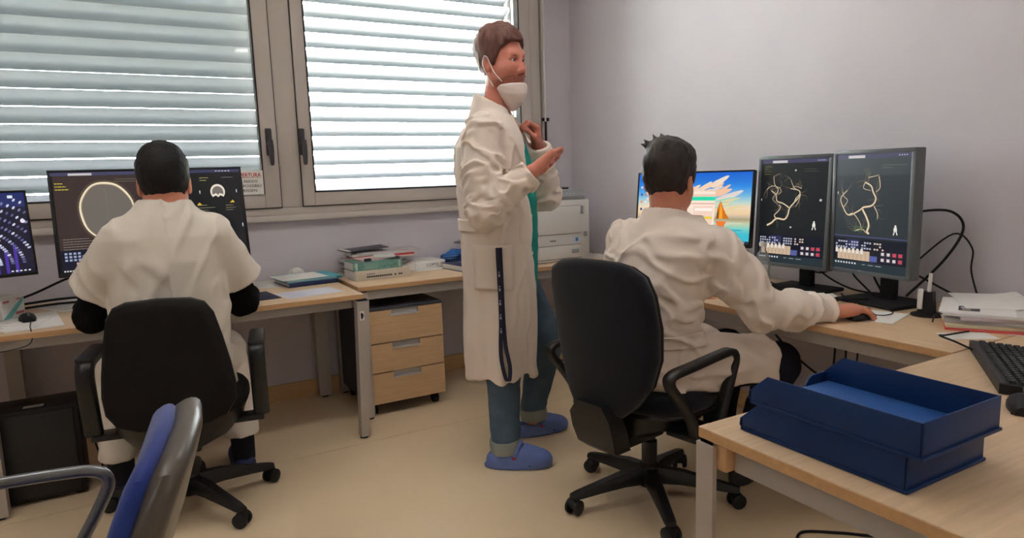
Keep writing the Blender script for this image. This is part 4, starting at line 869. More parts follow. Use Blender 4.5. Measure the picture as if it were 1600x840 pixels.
for lb, pts, r in (
    ('black cable looping up the wall right of the upright monitors', [(2.60, 1.50, 0.76), (2.70, 1.42, 0.90), (2.735, 1.375, 1.02), (2.72, 1.41, 1.085), (2.66, 1.48, 1.09), (2.60, 1.55, 1.06)], 0.005),
    ('thin black cable crossing the wall behind the right upright monitor', [(2.72, 1.29, 0.735), (2.74, 1.34, 0.86), (2.745, 1.345, 0.95), (2.735, 1.41, 1.0), (2.68, 1.52, 0.88)], 0.0035),
    ('black cable sagging behind the foot of the right upright monitor', [(2.72, 1.30, 0.732), (2.70, 1.42, 0.79), (2.67, 1.54, 0.85), (2.60, 1.66, 0.90)], 0.004),
    ('black cable hanging below the left upright monitor', [(2.56, 1.90, 0.86), (2.62, 1.85, 0.79), (2.66, 1.76, 0.745), (2.70, 1.66, 0.735)], 0.004),
    ('black cable curling from monitor to monitor near the wall', [(2.60, 2.02, 0.84), (2.66, 1.92, 0.80), (2.67, 1.82, 0.85), (2.62, 1.72, 0.80), (2.60, 1.62, 0.735)], 0.004),
    ('black cable dropping behind the right upright monitor', [(2.60, 1.63, 0.90), (2.64, 1.66, 0.82), (2.63, 1.62, 0.76), (2.58, 1.60, 0.734)], 0.004),
    ('thin black lead snaking over the desk in front of the tissue', [(2.30, 1.98, 0.729), (2.33, 1.86, 0.729), (2.37, 1.74, 0.729), (2.42, 1.70, 0.745), (2.46, 1.64, 0.745), (2.52, 1.60, 0.745)], 0.003),
    ('black lead bundle lying between tissue and mouse', [(2.28, 1.78, 0.729), (2.34, 1.72, 0.731), (2.38, 1.69, 0.735), (2.44, 1.66, 0.745), (2.50, 1.70, 0.745), (2.58, 1.76, 0.735)], 0.0045),
    ('grey lead curling beside the plastic bottle', [(2.52, 2.30, 0.73), (2.50, 2.18, 0.755), (2.53, 2.10, 0.752), (2.50, 2.02, 0.746), (2.42, 1.95, 0.746), (2.50, 1.88, 0.746)], 0.003),
    ('black power cord hanging from the right desk to the floor', [(2.66, 2.42, 0.60), (2.64, 2.20, 0.52), (2.62, 2.04, 0.42), (2.62, 1.88, 0.34), (2.62, 1.76, 0.31), (2.60, 1.60, 0.20), (2.5, 1.3, 0.012)], 0.005),
    ('leftmost black lead hanging straight down under the right desk', [(2.60, 1.80, 0.69), (2.60, 1.795, 0.5), (2.60, 1.80, 0.3), (2.62, 1.78, 0.012)], 0.005),
    ('middle black lead hanging straight down under the right desk', [(2.61, 1.755, 0.69), (2.61, 1.75, 0.5), (2.61, 1.752, 0.3), (2.62, 1.72, 0.012)], 0.005),
    ('rightmost black lead hanging straight down under the right desk', [(2.61, 1.71, 0.69), (2.615, 1.70, 0.5), (2.60, 1.70, 0.3), (2.60, 1.66, 0.012)], 0.004),
    ('black cable loop on the floor under the near desk', [(1.86, 1.40, 0.005), (1.94, 1.44, 0.005), (2.04, 1.37, 0.005), (2.14, 1.28, 0.005), (2.30, 1.20, 0.005), (2.45, 1.25, 0.005)], 0.005),
    ('dark cable along the baseboard behind the standing man', [(1.75, 3.72, 0.005), (2.0, 3.66, 0.005), (2.3, 3.70, 0.005), (2.6, 3.80, 0.005)], 0.005),
    ('black power lead trailing from the computer tower', [(-0.262, 3.36, 0.24), (-0.24, 3.34, 0.20), (-0.22, 3.36, 0.08), (-0.24, 3.42, 0.012), (-0.30, 3.52, 0.006)], 0.004)):
    cable(lb, pts, r)

# -- near desk: two stacked letter trays
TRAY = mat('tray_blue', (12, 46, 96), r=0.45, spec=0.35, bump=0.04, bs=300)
def tray(label, x, y, z, rz):
    t = thing('letter_tray', label, 'letter tray', (x, y, z), rz)
    W, L, H, T = 0.246, 0.345, 0.066, 0.0035     # open end at +y
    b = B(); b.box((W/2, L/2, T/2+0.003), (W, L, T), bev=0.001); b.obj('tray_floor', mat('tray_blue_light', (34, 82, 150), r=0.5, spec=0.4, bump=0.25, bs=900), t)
    side = [(0, 0), (L-0.004, 0), (L+0.012, 0.010), (L+0.010, 0.026), (L-0.035, H), (0, H)]
    for x0 in (0.0, W-T): B().prism(side, lambda u, v, h: (h, u, v), x0, x0+T, bev=0.0008).obj('side_wall', TRAY, t, smooth=30)
    B().box((W/2, T/2, H/2), (W, T, H), bev=0.001).obj('end_wall', TRAY, t)
    for s in (0, 1):
        pts = [(0, 0), (0.055, 0), (0.075, 0.003), (0.062, 0.020), (0.050, 0.026), (0, 0.026)]
        B().prism([(u if s == 0 else W-u, v) for u, v in pts], lambda u, v, h: (u, h, v), L+0.004, L+0.008).obj('front_lip', TRAY, t, smooth=30)
    b = B(); 
    for x0 in (-0.0025, W-0.0025): b.box((x0+0.0025, L/2, 0.004), (0.006, L, 0.006), bev=0.001)
    b.box((W/2, -0.001, 0.004), (W+0.005, 0.006, 0.006), bev=0.001); b.obj('foot_rim', TRAY, t)
    return t
tray('lower blue plastic letter tray standing on the near desk', 1.088, 0.612, DT, 0.0)
tray('upper blue plastic letter tray stacked on the other one', 1.086, 0.588, DT+0.0665, 0.0)
kb = thing('keyboard', 'black keyboard lying slanted at the right picture edge', 'keyboard', (2.0, 0.84, DT), 0.0)
_a = math.atan2(1.029-0.783, 2.119-1.757); kb.rotation_euler = (0, 0, _a); 
_dx = Vector((math.cos(_a), math.sin(_a), 0)); _dy = Vector((-math.sin(_a), math.cos(_a), 0)); kb.location = Vector((1.938, 0.906, DT))-_dy*0.080
B().rings([[(x, y, z) for x, y in ((-.222, -.08), (.222, -.08), (.222, .08), (-.222, .08))] for z in (0.002,)]+[[(x, -.08, 0.012) if y < 0 else (x, .08, 0.026) for x, y in ((-.222, -1), (.222, -1), (.222, 1), (-.222, 1))], [(x, -.076, 0.014) if y < 0 else (x, .076, 0.028) for x, y in ((-.218, -1), (.218, -1), (.218, 1), (-.218, 1))]]).obj('case', mat('keyboard_black', (30, 31, 34), r=0.5), kb, smooth=20)
KEYM = mat('key_cap', (34, 35, 38), r=0.6); key0 = None
for r_ in range(6):
    y = 0.052-0.0195*r_-(0.004 if r_ else 0); z = 0.0205+0.0875*(y+0.0)
    for c_ in range(21):
        if r_ == 5 and 4 <= c_ <= 8: continue
        x = -0.203+0.0195*c_+(0.004 if c_ > 13 else 0)+(0.004 if c_ > 16 else 0)
        if key0 is None:
            key0 = B().rings([[(sx*0.0085, sy*0.0085, 0), ] for sx, sy in ()] or [[(-.0086, -.0086, 0), (.0086, -.0086, 0), (.0086, .0086, 0), (-.0086, .0086, 0)], [(-.0068, -.0066, .0075), (.0068, -.0066, .0075), (.0068, .007, .0075), (-.0068, .007, .0075)]]).obj('key', KEYM, kb, (x, y, z), smooth=0)
        else: copy(key0, kb, (x, y, z))
B().box((-0.203+0.0195*6, 0.052-0.0195*5-0.004, 0.0205+0.0875*(0.052-0.1015)+0.0035), (0.092, 0.0165, 0.007), bev=0.0015).obj('space_bar', KEYM, kb)
F = Flat(); F.rects([(-0.208+0.0195*c_, 0.046-0.0195*r_+0.002, -0.205+0.0195*c_, 0.046-0.0195*r_+0.0055) for c_ in range(14) for r_ in range(5)], mat('key_legend', (170, 170, 172), r=0.7)); F.obj('key_legends', lambda u, v, h: (u+0.001, v, 0.0205+0.0875*v+0.0079+h), kb)
B().tube(smoothpath([(0.16, 0.078, 0.012), (0.17, 0.12, 0.03), (0.22, 0.155, 0.035), (0.30, 0.13, 0.02), (0.45, 0.05, 0.004)], 6), 0.003, 6).obj('cord', BLACKM, kb)
mouse('dark mouse beside the slanted keyboard at the right picture edge', (1.690, 0.700), math.radians(25), s=1.1)
sheet('corner of a white sheet at the right edge behind the slanted keyboard', (2.52, 0.93), 0.21, 0.29, 0.2, lines=False)
# ================================================================ smooth solids for bodies and cloth
def vcap(P, a, b, ra, rb):
    a = np.asarray(a, np.float32); ab = np.asarray(b, np.float32)-a; q = P-a
    t = np.clip((q@ab)/max(float(ab@ab), 1e-9), 0, 1); d = q-t[:, None]*ab
    return np.sqrt((d*d).sum(1))-(ra+(rb-ra)*t)
def vell(P, c, r, R=None):
    q = P-np.asarray(c, np.float32)
    if R is not None: q = q@np.asarray(R, np.float32)
    r = np.asarray(r, np.float32); k = np.sqrt(((q/r)**2).sum(1)); g = np.sqrt(((q/(r*r))**2).sum(1))+1e-6
    return k*(k-1)/g
def smin(a, b, k):
    h = np.maximum(k-np.abs(a-b), 0)/k; return np.minimum(a, b)-h*h*k*0.25
def smax(a, b, k): return -smin(-a, -b, k)
def chain(P, pts, rr, k=0.02):
    d = None
    for i in range(len(pts)-1):
        e = vcap(P, pts[i], pts[i+1], rr[i], rr[i+1]); d = e if d is None else smin(d, e, k)
    return d
def _h(i, j, k, s):
    n = (i*73856093) ^ (j*19349663) ^ (k*83492791) ^ (s*2654435)
    n = (n ^ (n >> 13))*1274126177 & 0x7fffffff
    return ((n ^ (n >> 16)) & 0xffff).astype(np.float32)/65535.0
def vnoise(P, f, s=1):
    Q = P*np.asarray(f, np.float32)+100.0; I = np.floor(Q).astype(np.int64); w = (Q-I).astype(np.float32); w = w*w*(3-2*w)
    i, j, k = I[:, 0], I[:, 1], I[:, 2]; x, y, z = w[:, 0], w[:, 1], w[:, 2]
    def L(a, b, t): return a+(b-a)*t
    return L(L(L(_h(i, j, k, s), _h(i+1, j, k, s), x), L(_h(i, j+1, k, s), _h(i+1, j+1, k, s), x), y), L(L(_h(i, j, k+1, s), _h(i+1, j, k+1, s), x), L(_h(i, j+1, k+1, s), _h(i+1, j+1, k+1, s), x), y), z)-0.5
def within(P, lo, hi, fn, far=0.3):
    m = ((P > np.asarray(lo, np.float32)) & (P < np.asarray(hi, np.float32))).all(1)
    out = np.full(len(P), far, np.float32)
    if m.any(): out[m] = fn(P[m])
    return out
def loft(P, T, ax, k_end=0.03, p=2.0):
    """Upright solid: rows of T are (z, cx, cy, half size along ax, half size across ax)."""
    T = np.asarray(sorted(T), np.float32); z = P[:, 2]; g = [np.interp(z, T[:, 0], T[:, i]) for i in range(1, T.shape[1])]
    qx, qy = P[:, 0]-g[0], P[:, 1]-g[1]
    u = (qx*ax[0]+qy*ax[1])/g[2]; v = (-qx*ax[1]+qy*ax[0])/g[3]
    k = (np.abs(u)**p+np.abs(v)**p)**(1/p)
    d = (k-1)*np.minimum(g[2], g[3])
    return smax(d, np.maximum(T[0, 0]-z, z-T[-1, 0]), k_end)
def surface(fn, lo, hi, h):
    lo = np.asarray(lo, np.float32); hi = np.asarray(hi, np.float32); C_ = 4
    nb = np.ceil((hi-lo)/(h*C_)).astype(int)+1; n = nb*C_
    ax = [lo[i]+h*C_*(np.arange(nb[i]+1)) for i in range(3)]
    G = np.stack(np.meshgrid(*ax, indexing='ij'), -1).reshape(-1, 3).astype(np.float32)
    D = fn(G).reshape(nb+1)
    near = np.abs(D) < h*C_*2.2
    bl = np.zeros(nb, bool)
    for a in (0, 1):
        for b in (0, 1):
            for c in (0, 1): bl |= near[a:a+nb[0], b:b+nb[1], c:c+nb[2]]
    V = np.repeat(np.repeat(np.repeat(D[:-1, :-1, :-1], C_, 0), C_, 1), C_, 2).astype(np.float32)
    m = np.repeat(np.repeat(np.repeat(bl, C_, 0), C_, 1), C_, 2)
    I = np.argwhere(m); pts = (lo+I*h).astype(np.float32); vals = np.empty(len(pts), np.float32)
    for s in range(0, len(pts), 400000): vals[s:s+400000] = fn(pts[s:s+400000])
    V[m] = vals
    S = V < 0; nx, ny, nz = V.shape
    cnt = np.zeros((nx-1, ny-1, nz-1), np.int8); 
    for a in (0, 1):
        for b in (0, 1):
            for c in (0, 1): cnt += S[a:nx-1+a, b:ny-1+b, c:nz-1+c]
    act = (cnt > 0) & (cnt < 8); A = np.argwhere(act); idx = np.full(act.shape, -1, np.int64); idx[act] = np.arange(len(A))
    acc = np.zeros((len(A), 3), np.float32); num = np.zeros(len(A), np.float32)
    for axis in range(3):
        o1, o2 = [i for i in range(3) if i != axis]
        for p in (0, 1):
            for q in (0, 1):
                c0 = A.copy(); c0[:, o1] += p; c0[:, o2] += q; c1 = c0.copy(); c1[:, axis] += 1
                v0 = V[tuple(c0.T)]; v1 = V[tuple(c1.T)]; x = (v0 < 0) != (v1 < 0)
                t = np.where(x, v0/np.where(x, v0-v1, 1), 0)
                e = c0.astype(np.float32); e[:, axis] += t; acc[x] += e[x]; num[x] += 1
    pos = lo+h*acc/np.maximum(num, 1)[:, None]
    quads = []
    for axis in range(3):
        o1, o2 = [(1, 2), (2, 0), (0, 1)][axis]
        sl0 = [slice(None)]*3; sl1 = [slice(None)]*3; sl0[axis] = slice(0, -1); sl1[axis] = slice(1, None)
        s0, s1 = S[tuple(sl0)], S[tuple(sl1)]; E_ = np.argwhere(s0 != s1)
        E_ = E_[(E_[:, o1] > 0) & (E_[:, o2] > 0) & (E_[:, o1] < V.shape[o1]-1) & (E_[:, o2] < V.shape[o2]-1)]
        q = []
        for d1, d2 in ((-1, -1), (0, -1), (0, 0), (-1, 0)):
            c = E_.copy(); c[:, o1] += d1; c[:, o2] += d2; q.append(idx[tuple(c.T)])
        q = np.stack(q, 1); fl_ = ~s0[tuple(E_.T)]; q[fl_] = q[fl_][:, ::-1]; quads.append(q)
    Q = np.concatenate(quads); Q = Q[(Q >= 0).all(1)]
    return pos, Q
def solid(name, fn, lo, hi, h, m, parent=None, relax=1):
    pos, Q = surface(fn, lo, hi, h)
    for _ in range(relax):
        acc = np.zeros_like(pos); num = np.zeros(len(pos), np.float32)
        for i in range(4):
            a, b = Q[:, i], Q[:, (i+1) % 4]
            np.add.at(acc, a, pos[b]); np.add.at(num, a, 1); np.add.at(acc, b, pos[a]); np.add.at(num, b, 1)
        pos = pos*0.5+0.5*acc/np.maximum(num, 1)[:, None]
    me = bpy.data.meshes.new(name)
    me.vertices.add(len(pos)); me.vertices.foreach_set('co', pos.astype(np.float32).ravel())
    me.loops.add(len(Q)*4); me.loops.foreach_set('vertex_index', Q.astype(np.int32).ravel())
    me.polygons.add(len(Q)); me.polygons.foreach_set('loop_start', np.arange(0, len(Q)*4, 4, dtype=np.int32))
    me.update(calc_edges=True); me.validate()
    o = add(name, me, m, parent, smooth=180)
    return o
# ================================================================ people
V3 = lambda *a: np.array(a, np.float32)
def nrm(v): v = np.asarray(v, np.float32); return v/max(np.linalg.norm(v), 1e-9)
class HeadFrame:
    def __init__(s, c, az, tilt=0.0, nod=0.0, k=1.0):
        s.c = V3(*c); f = V3(math.cos(az)*math.cos(nod), math.sin(az)*math.cos(nod), math.sin(nod)); l = nrm(np.cross(V3(0, 0, 1), f)); u = np.cross(f, l)
        l2 = l*math.cos(tilt)+u*math.sin(tilt); u2 = u*math.cos(tilt)-l*math.sin(tilt)
        s.R = np.stack([f, l2, u2], 1); s.k = k
    def loc(s, P): return ((P-s.c)@s.R)/s.k
    def world(s, q): return tuple(float(x) for x in (s.c+s.R@(np.asarray(q, np.float32)*s.k)))
def head_sdf(q):
    d = smin(vell(q, (-.014, 0, .034), (.100, .077, .098)), vell(q, (.028, 0, -.035), (.066, .060, .092)), .04)
    d = smin(d, vell(q, (.046, 0, -.090), (.042, .042, .040)), .035)
    for s in (-1, 1):
        d = smin(d, vell(q, (.062, s*.038, -.034), (.028, .024, .026)), .03)
        d = smin(d, vell(q, (.018, s*.056, -.062), (.035, .012, .032)), .03)
    d = smin(d, vcap(q, (.082, -.03, .022), (.082, .03, .022), .013, .013), .022)
    for s in (-1, 1):
        d = smax(d, -vell(q, (.102, s*.031, .000), (.020, .019, .012)), .014)
    for s in (-1, 1):
        d = smin(d, vcap(q, (.089, s*.018, .0085), (.083, s*.046, .0065), .0052, .0046), .004); d = smin(d, vcap(q, (.088, s*.019, -.0105), (.083, s*.045, -.0085), .0042, .004), .005)
    d = smin(d, vcap(q, (.090, 0, .006), (.111, 0, -.040), .008, .013), .014)
    for s in (-1, 1):
        d = smin(d, vell(q, (.098, s*.012, -.047), (.012, .008, .009)), .008)
    d = smin(d, vell(q, (.086, 0, -.074), (.013, .024, .006)), .008); d = smin(d, vell(q, (.084, 0, -.085), (.012, .020, .006)), .008)
    d = smax(d, -vcap(q, (.100, -.02, -.0795), (.100, .02, -.0795), .0022, .0022), .003)
    for s in (-1, 1):
        e = vell(q, (-.008, s*.080, -.012), (.021, .009, .034)); e = smax(e, -vell(q, (-.002, s*.089, -.010), (.012, .007, .020)), .006)
        d = smin(d, e, .008)
    return d
def hair_sdf(q, cutx, cutz, off, amp, fr, seed, crop=0.0):
    cr_ = smin(vell(q, (-.014, 0, .034), (.100, .077, .098)), vell(q, (.028, 0, -.035), (.066, .060, .092)), .04)
    zc = np.interp(q[:, 0], cutx, cutz)
    n = vnoise(q, fr, seed)+0.6*vnoise(q, np.asarray(fr)*2.1, seed+1)
    top = np.clip((q[:, 2]-0.02)/0.1, 0, 1)
    d = cr_-(off*(0.35+0.65*top)+crop)+amp*n
    return smax(d, zc-q[:, 2]+0.006*vnoise(q, 90, seed+5), .008)
def put_eyes(hf, parent, iris=(74, 66, 58)):
    for s in (-1, 1):
        c = hf.world((.0790, s*.031, -.001)); b = B(); b.lathe([(0.0125*math.sin(math.pi*i/10), -0.0125*math.cos(math.pi*i/10)) for i in range(11)], c, 14); e = b.obj('eye', mat('eye_white', (176, 158, 150), r=0.25), parent)
        b = B(); c2 = hf.world((.0862, s*.030, -.001)); b.lathe([(0.0062*math.sin(math.pi*i/8), -0.0062*math.cos(math.pi*i/8)) for i in range(9)], c2, 12); b.obj('iris', mat('iris_%d' % iris[0], iris, r=0.2), e)
        b = B(); b.tube([hf.world((.094-.010*t*t-.003*t, s*(.031+.018*(t-.45)), .0135+.006*math.sin(math.pi*t))) for t in (0, .25, .5, .75, 1)], [.0022, .0036, .0036, .003, .0015], 6); b.obj('eyebrow', mat('brow_brown', (78, 50, 44), r=0.9), parent)
def hand_caps(W, Fd, Nd, Sd, curl, thumb, k=1.0, spread=0.0):
    """Capsules of a hand: W wrist, Fd to the knuckles, Nd out of the palm, Sd towards the thumb."""
    Fd, Nd, Sd = nrm(Fd), nrm(Nd), nrm(Sd); W = V3(*W); C_ = []
    kn = [W+Fd*(.086-.004*abs(i-1))*k+Sd*(.030-.0195*i)*k+Nd*(-.002)*k for i in range(4)]
    palm = [(W+Sd*(.016-.011*i)*k, kn[i], .0175*k, .0125*k) for i in range(4)]
    palm.append((W+Fd*.03*k+Sd*.018*k+Nd*.008*k, W+Fd*.06*k+Sd*.028*k+Nd*.008*k, .015*k, .012*k))
    palm.append((W+Fd*.03*k-Sd*.02*k+Nd*.005*k, W+Fd*.065*k-Sd*.026*k+Nd*.004*k, .014*k, .012*k))
    fing = []
    for i, (L, r) in enumerate((((.042, .026, .021), .0092), ((.046, .029, .022), .0093), ((.042, .027, .021), .0089), ((.033, .021, .019), .0078))):
        p = kn[i]; a = 0.0; cs = curl[i]; sp = spread*(1.5-i)
        for j in range(3):
            a += cs[j]; d = nrm(Fd*math.cos(a)+Nd*math.sin(a)+Sd*sp*(1 if j == 0 else 0.5)); q = p+d*L[j]*k
            fing.append((p, q, r*(1-.10*j)*k, r*(.92-.10*j)*k)); p = q
    p = W+Fd*.026*k+Sd*.026*k+Nd*.008*k; th = []
    for (a, b, c), L, r in zip(thumb, (.040, .034, .026), (.0125, .0105, .0095)):
        d = nrm(Fd*a+Sd*b+Nd*c); q = p+d*L*k; th.append((p, q, r*k, r*.9*k)); p = q
    return palm, fing, th
def hand_sdf(P, H):
    palm, fing, th = H
    d = None
    for c in palm: e = vcap(P, *c); d = e if d is None else smin(d, e, .012)
    for i in range(4):
        e = None
        for c in fing[i*3:i*3+3]: x = vcap(P, *c); e = x if e is None else smin(e, x, .004)
        d = smin(d, e, .0045)
    e = None
    for c in th: x = vcap(P, *c); e = x if e is None else smin(e, x, .006)
    return smin(d, e, .008)
def hand_box(H):
    pts = np.array([c[0] for g in H for c in g]+[c[1] for g in H for c in g]); return pts.min(0)-.04, pts.max(0)+.04
def creases(P, amp, s, fx=(16, 16, 7)):
    a = vnoise(P, fx, s); b = vnoise(P@np.array([[.7, -.4, .6], [.5, .85, 0], [-.5, .3, .8]], np.float32), (9, 26, 22), s+3); c = vnoise(P@np.array([[.6, .5, -.6], [-.6, .8, .1], [.5, .3, .8]], np.float32), (30, 10, 28), s+7)
    return amp*(0.9*a+1.0*np.abs(b)*2-0.5+0.8*(np.abs(c)*2-0.5))
def folds(P, al, ac, fal, fac, seed, warp=0.0):
    t = nrm(al); a = np.asarray(ac, np.float32); a = nrm(a-t*float(a@t)); c = np.cross(t, a)
    Q = np.stack([P@t*fal, P@a*fac, P@c*fac*.55], 1).astype(np.float32)
    if warp: Q = Q+warp*np.stack([vnoise(P, 9, seed+11), vnoise(P, 9, seed+12), vnoise(P, 9, seed+13)], 1)
    n = vnoise(Q, 1.0, seed)+.45*vnoise(Q*2.1+5, 1.0, seed+1)
    r = np.clip(1-np.abs(n)*4.2, 0, 1)
    return .35-r*r*(3-2*r)
COTTON = mat('white_cotton', (224, 211, 201), r=0.9, spec=0.2, bump=0.06, bs=900, sheen=0.1)
COTTON2 = mat('white_scrub_cotton', (218, 210, 200), r=0.9, spec=0.2, bump=0.06, bs=900, sheen=0.1)
SKIN = mat('skin_fair', (196, 126, 108), r=0.5, spec=0.35, var=0.06, vs=30, sub=0.12)
SKIN2 = mat('skin_warm', (200, 134, 110), r=0.5, spec=0.35, var=0.05, vs=30, sub=0.12)
HAIR1 = mat('hair_auburn', (96, 62, 54), r=0.55, spec=0.4, var=0.3, vs=60, stretch=(1, 1, .3), bump=0.5, bs=220, bstretch=(1, 1, .25))
HAIR2 = mat('hair_black', (20, 17, 19), r=0.6, spec=0.3, bump=0.5, bs=400)
HAIR3 = mat('hair_dark_brown', (40, 31, 29), r=0.55, spec=0.4, var=0.3, vs=60, bump=0.5, bs=220, bstretch=(1, 1, .25))
JEANS = mat('blue_denim', (80, 98, 116), r=0.9, spec=0.15, var=0.16, vs=14, bump=0.12, bs=800)
JEANSC = mat('denim_inside', (146, 150, 146), r=0.9, spec=0.15)
def cuff_cut(P, d, wrist, fwd, inner, depth=0.03):
    """End a sleeve with a flat open cuff at wrist."""
    q = P-V3(*wrist); a = q@nrm(fwd)
    d = smax(d, np.where(np.linalg.norm(q, axis=1) < 0.16, a, -1.0), .006)
    return d
# ---------------------------------------------------------------- the standing man
A = math.radians(-38); bf = V3(math.cos(A), math.sin(A), 0); bl = V3(-math.sin(A), math.cos(A), 0); AX = (math.cos(A), math.sin(A))
HF = HeadFrame((1.452, 2.628, 1.762), math.radians(291), tilt=0.05, nod=-0.04, k=1.06)
shR, elR, wrR = (1.292, 2.512, 1.452), (1.258, 2.452, 1.135), (1.417, 2.347, 1.286)
shL, elL, wrL = (1.535, 2.790, 1.462), (1.690, 2.690, 1.185), (1.612, 2.605, 1.405)
hR = hand_caps(wrR, (.068, -.040, .052), (.35, .75, -.35), (.35, -.25, .75), [(.55, .75, .5), (.75, .85, .5), (.95, .95, .6), (1.1, 1.0, .6)], [(.75, .55, .45), (.85, .1, .5), (.85, -.25, .35)], 1.06)
hL = hand_caps(wrL, (-.035, -.022, .105), (-.85, .15, -.25), (-.1, -.95, -.25), [(.75, 1.0, .6), (.85, 1.1, .7), (.95, 1.15, .7), (1.05, 1.2, .7)], [(.80, .35, .5), (.85, -.1, .6), (.7, -.2, .6)], 1.04)
hR_lo, hR_hi = hand_box(hR); hL_lo, hL_hi = hand_box(hL)
legR = [(1.395, 2.600, .86), (1.368, 2.555, .43), (1.347, 2.512, .09)]; legL = [(1.500, 2.700, .85), (1.655, 2.650, .50), (1.630, 2.745, .09)]
def body1(P):
    d = within(P, (1.30, 2.45, 1.55), (1.62, 2.80, 1.96), lambda Q: head_sdf(HF.loc(Q))*HF.k)
    d = smin(d, vcap(P, HF.world((-.018, 0, -.07)), (1.415, 2.645, 1.49), .055, .062), .03)
    d = smin(d, loft(P, [(.82, 1.43, 2.64, .10, .14), (1.05, 1.43, 2.64, .105, .14), (1.30, 1.415, 2.65, .11, .165), (1.43, 1.41, 2.65, .085, .17), (1.50, 1.413, 2.647, .06, .09)], AX), .03)
    for a, b, c in ((shR, elR, wrR), (shL, elL, wrL)): d = smin(d, chain(P, [a, b, c], [.048, .040, .029]), .02)
    for l in (legR, legL): d = smin(d, chain(P, l, [.075, .052, .038]), .02)
    d = smin(d, vcap(P, (1.343, 2.508, .05), (1.43, 2.445, .045), .03, .025), .02); d = smin(d, vcap(P, (1.630, 2.745, .05), (1.74, 2.73, .045), .03, .025), .02)
    d = smin(d, within(P, hR_lo, hR_hi, lambda Q: hand_sdf(Q, hR)), .012); d = smin(d, within(P, hL_lo, hL_hi, lambda Q: hand_sdf(Q, hL)), .012)
    return d
p1_ = solid('person', body1, (1.12, 2.22, .0), (1.90, 2.95, 1.98), .004, SKIN)
tag(p1_, 'standing man in an open white lab coat, jeans and blue clogs, mask under his chin', 'person')
solid('hair', lambda P: within(P, (1.28, 2.42, 1.58), (1.64, 2.82, 2.0), lambda Q: hair_sdf(HF.loc(Q), [-.13, -.05, -.02, .0, .022, .05, .075, .12], [-.095, -.085, -.02, -.012, -.02, .042, .070, .078], .026, .012, (34, 40, 16), 3)*HF.k), (1.28, 2.42, 1.58), (1.64, 2.82, 2.0), .0035, HAIR1, p1_)
solid('beard', lambda P: (lambda q: smax(smax(head_sdf(q)-.0022+.0035*vnoise(q, 150, 4), q[:, 2]+.064+.30*np.clip(.06-q[:, 0], -.05, .03), .004), .004-q[:, 0], .006))(HF.loc(P))*HF.k, (1.33, 2.45, 1.58), (1.60, 2.72, 1.80), .0035, mat('beard_brown', (160, 98, 82), r=0.8, var=0.2, vs=150), p1_)
put_eyes(HF, p1_)
# mask pulled down under the chin, with its loops
def mask_f(P):
    q = HF.loc(P); T = [(-.198, .052, 0, .016, .014), (-.165, .058, 0, .046, .040), (-.13, .056, 0, .063, .062), (-.098, .048, 0, .067, .074), (-.088, .045, 0, .066, .075)]
    d = loft(q, T, (1, 0), .006, 1.7); d = smax(d, q[:, 2]+.094-.25*(q[:, 0]-.05), .004); d = smax(d, -.004-q[:, 0], .01)
    return (d+.0015*np.abs(np.sin(q[:, 2]*120+q[:, 0]*40)))*HF.k
mk = solid('face_mask', mask_f, (1.30, 2.42, 1.52), (1.62, 2.75, 1.72), .0035, mat('mask_white', (224, 212, 206), r=0.85, bump=0.05, bs=700), p1_)
for s in (-1, 1):
    B().tube(smoothpath([HF.world(p) for p in ((.058, s*.071, -.082), (.028, s*.082, -.045), (.002, s*.088, .010), (-.014, s*.089, .020))], 5), .0021, 6).obj('ear_loop', WHITEP, mk)
    B().tube(smoothpath([HF.world(p) for p in ((-.014, s*.089, .020), (-.024, s*.090, -.010), (-.012, s*.086, -.045), (.008, s*.078, -.085), (.016, s*.073, -.10))], 5), .0021, 6).obj('ear_loop', WHITEP, mk)
# scrub top and trousers
def scrub1(P):
    d = loft(P, [(.72, 1.442, 2.632, .135, .175), (.95, 1.445, 2.630, .142, .18), (1.15, 1.442, 2.633, .150, .18), (1.30, 1.432, 2.638, .148, .19), (1.42, 1.424, 2.642, .122, .19), (1.50, 1.415, 2.647, .080, .11), (1.535, 1.415, 2.647, .07, .08)], AX, .01)
    q = P-V3(1.415, 2.645, 0); u = q@bf; v = q@bl
    d = smax(d, -(np.maximum(np.abs(v)*1.0-(P[:, 2]-1.40)*0.62, .01-u)), .006)   # V neck
    return d+creases(P, .003, 31)
solid('scrub_top', scrub1, (1.15, 2.38, .68), (1.70, 2.92, 1.58), .005, mat('teal_scrub', (28, 138, 128), r=0.85, spec=0.2, bump=0.08, bs=600), p1_)
def jeans1(P):
    d = loft(P, [(.76, 1.44, 2.635, .115, .165), (.95, 1.435, 2.638, .115, .16)], AX, .02)
    d = smin(d, chain(P, [legR[0], legR[1], (1.347, 2.512, .135)], [.100, .076, .066], .03), .03); d = smin(d, chain(P, [legL[0], legL[1], (1.632, 2.742, .150)], [.100, .084, .062], .03), .03)
    for zc in (.125, .150): pass
    d = smax(d, .10-P[:, 2], .006)
    f = np.clip((0.55-P[:, 2])/.45, 0.25, 1)
    return d+f*.006*(np.abs(vnoise(P, (10, 10, 34), 41))*2-.4)+.003*vnoise(P, (30, 30, 14), 43)
jn = solid('jeans', jeans1, (1.22, 2.38, .08), (1.80, 2.86, 1.0), .005, JEANS, p1_)
for (x, y, z, r, dx) in ((1.345, 2.512, .098, .067, .10), (1.632, 2.744, .115, .064, .10)):
    b = B(); R_ = Matrix.Rotation(-.10, 3, 'Y'); prof = [(r-.004, -.028), (r+.002, -.03), (r+.004, 0), (r+.002, .026), (r-.004, .028)]; b.lathe(prof, (x, y, z), 26, R_); b.obj('turned_up_cuff', JEANSC, jn)
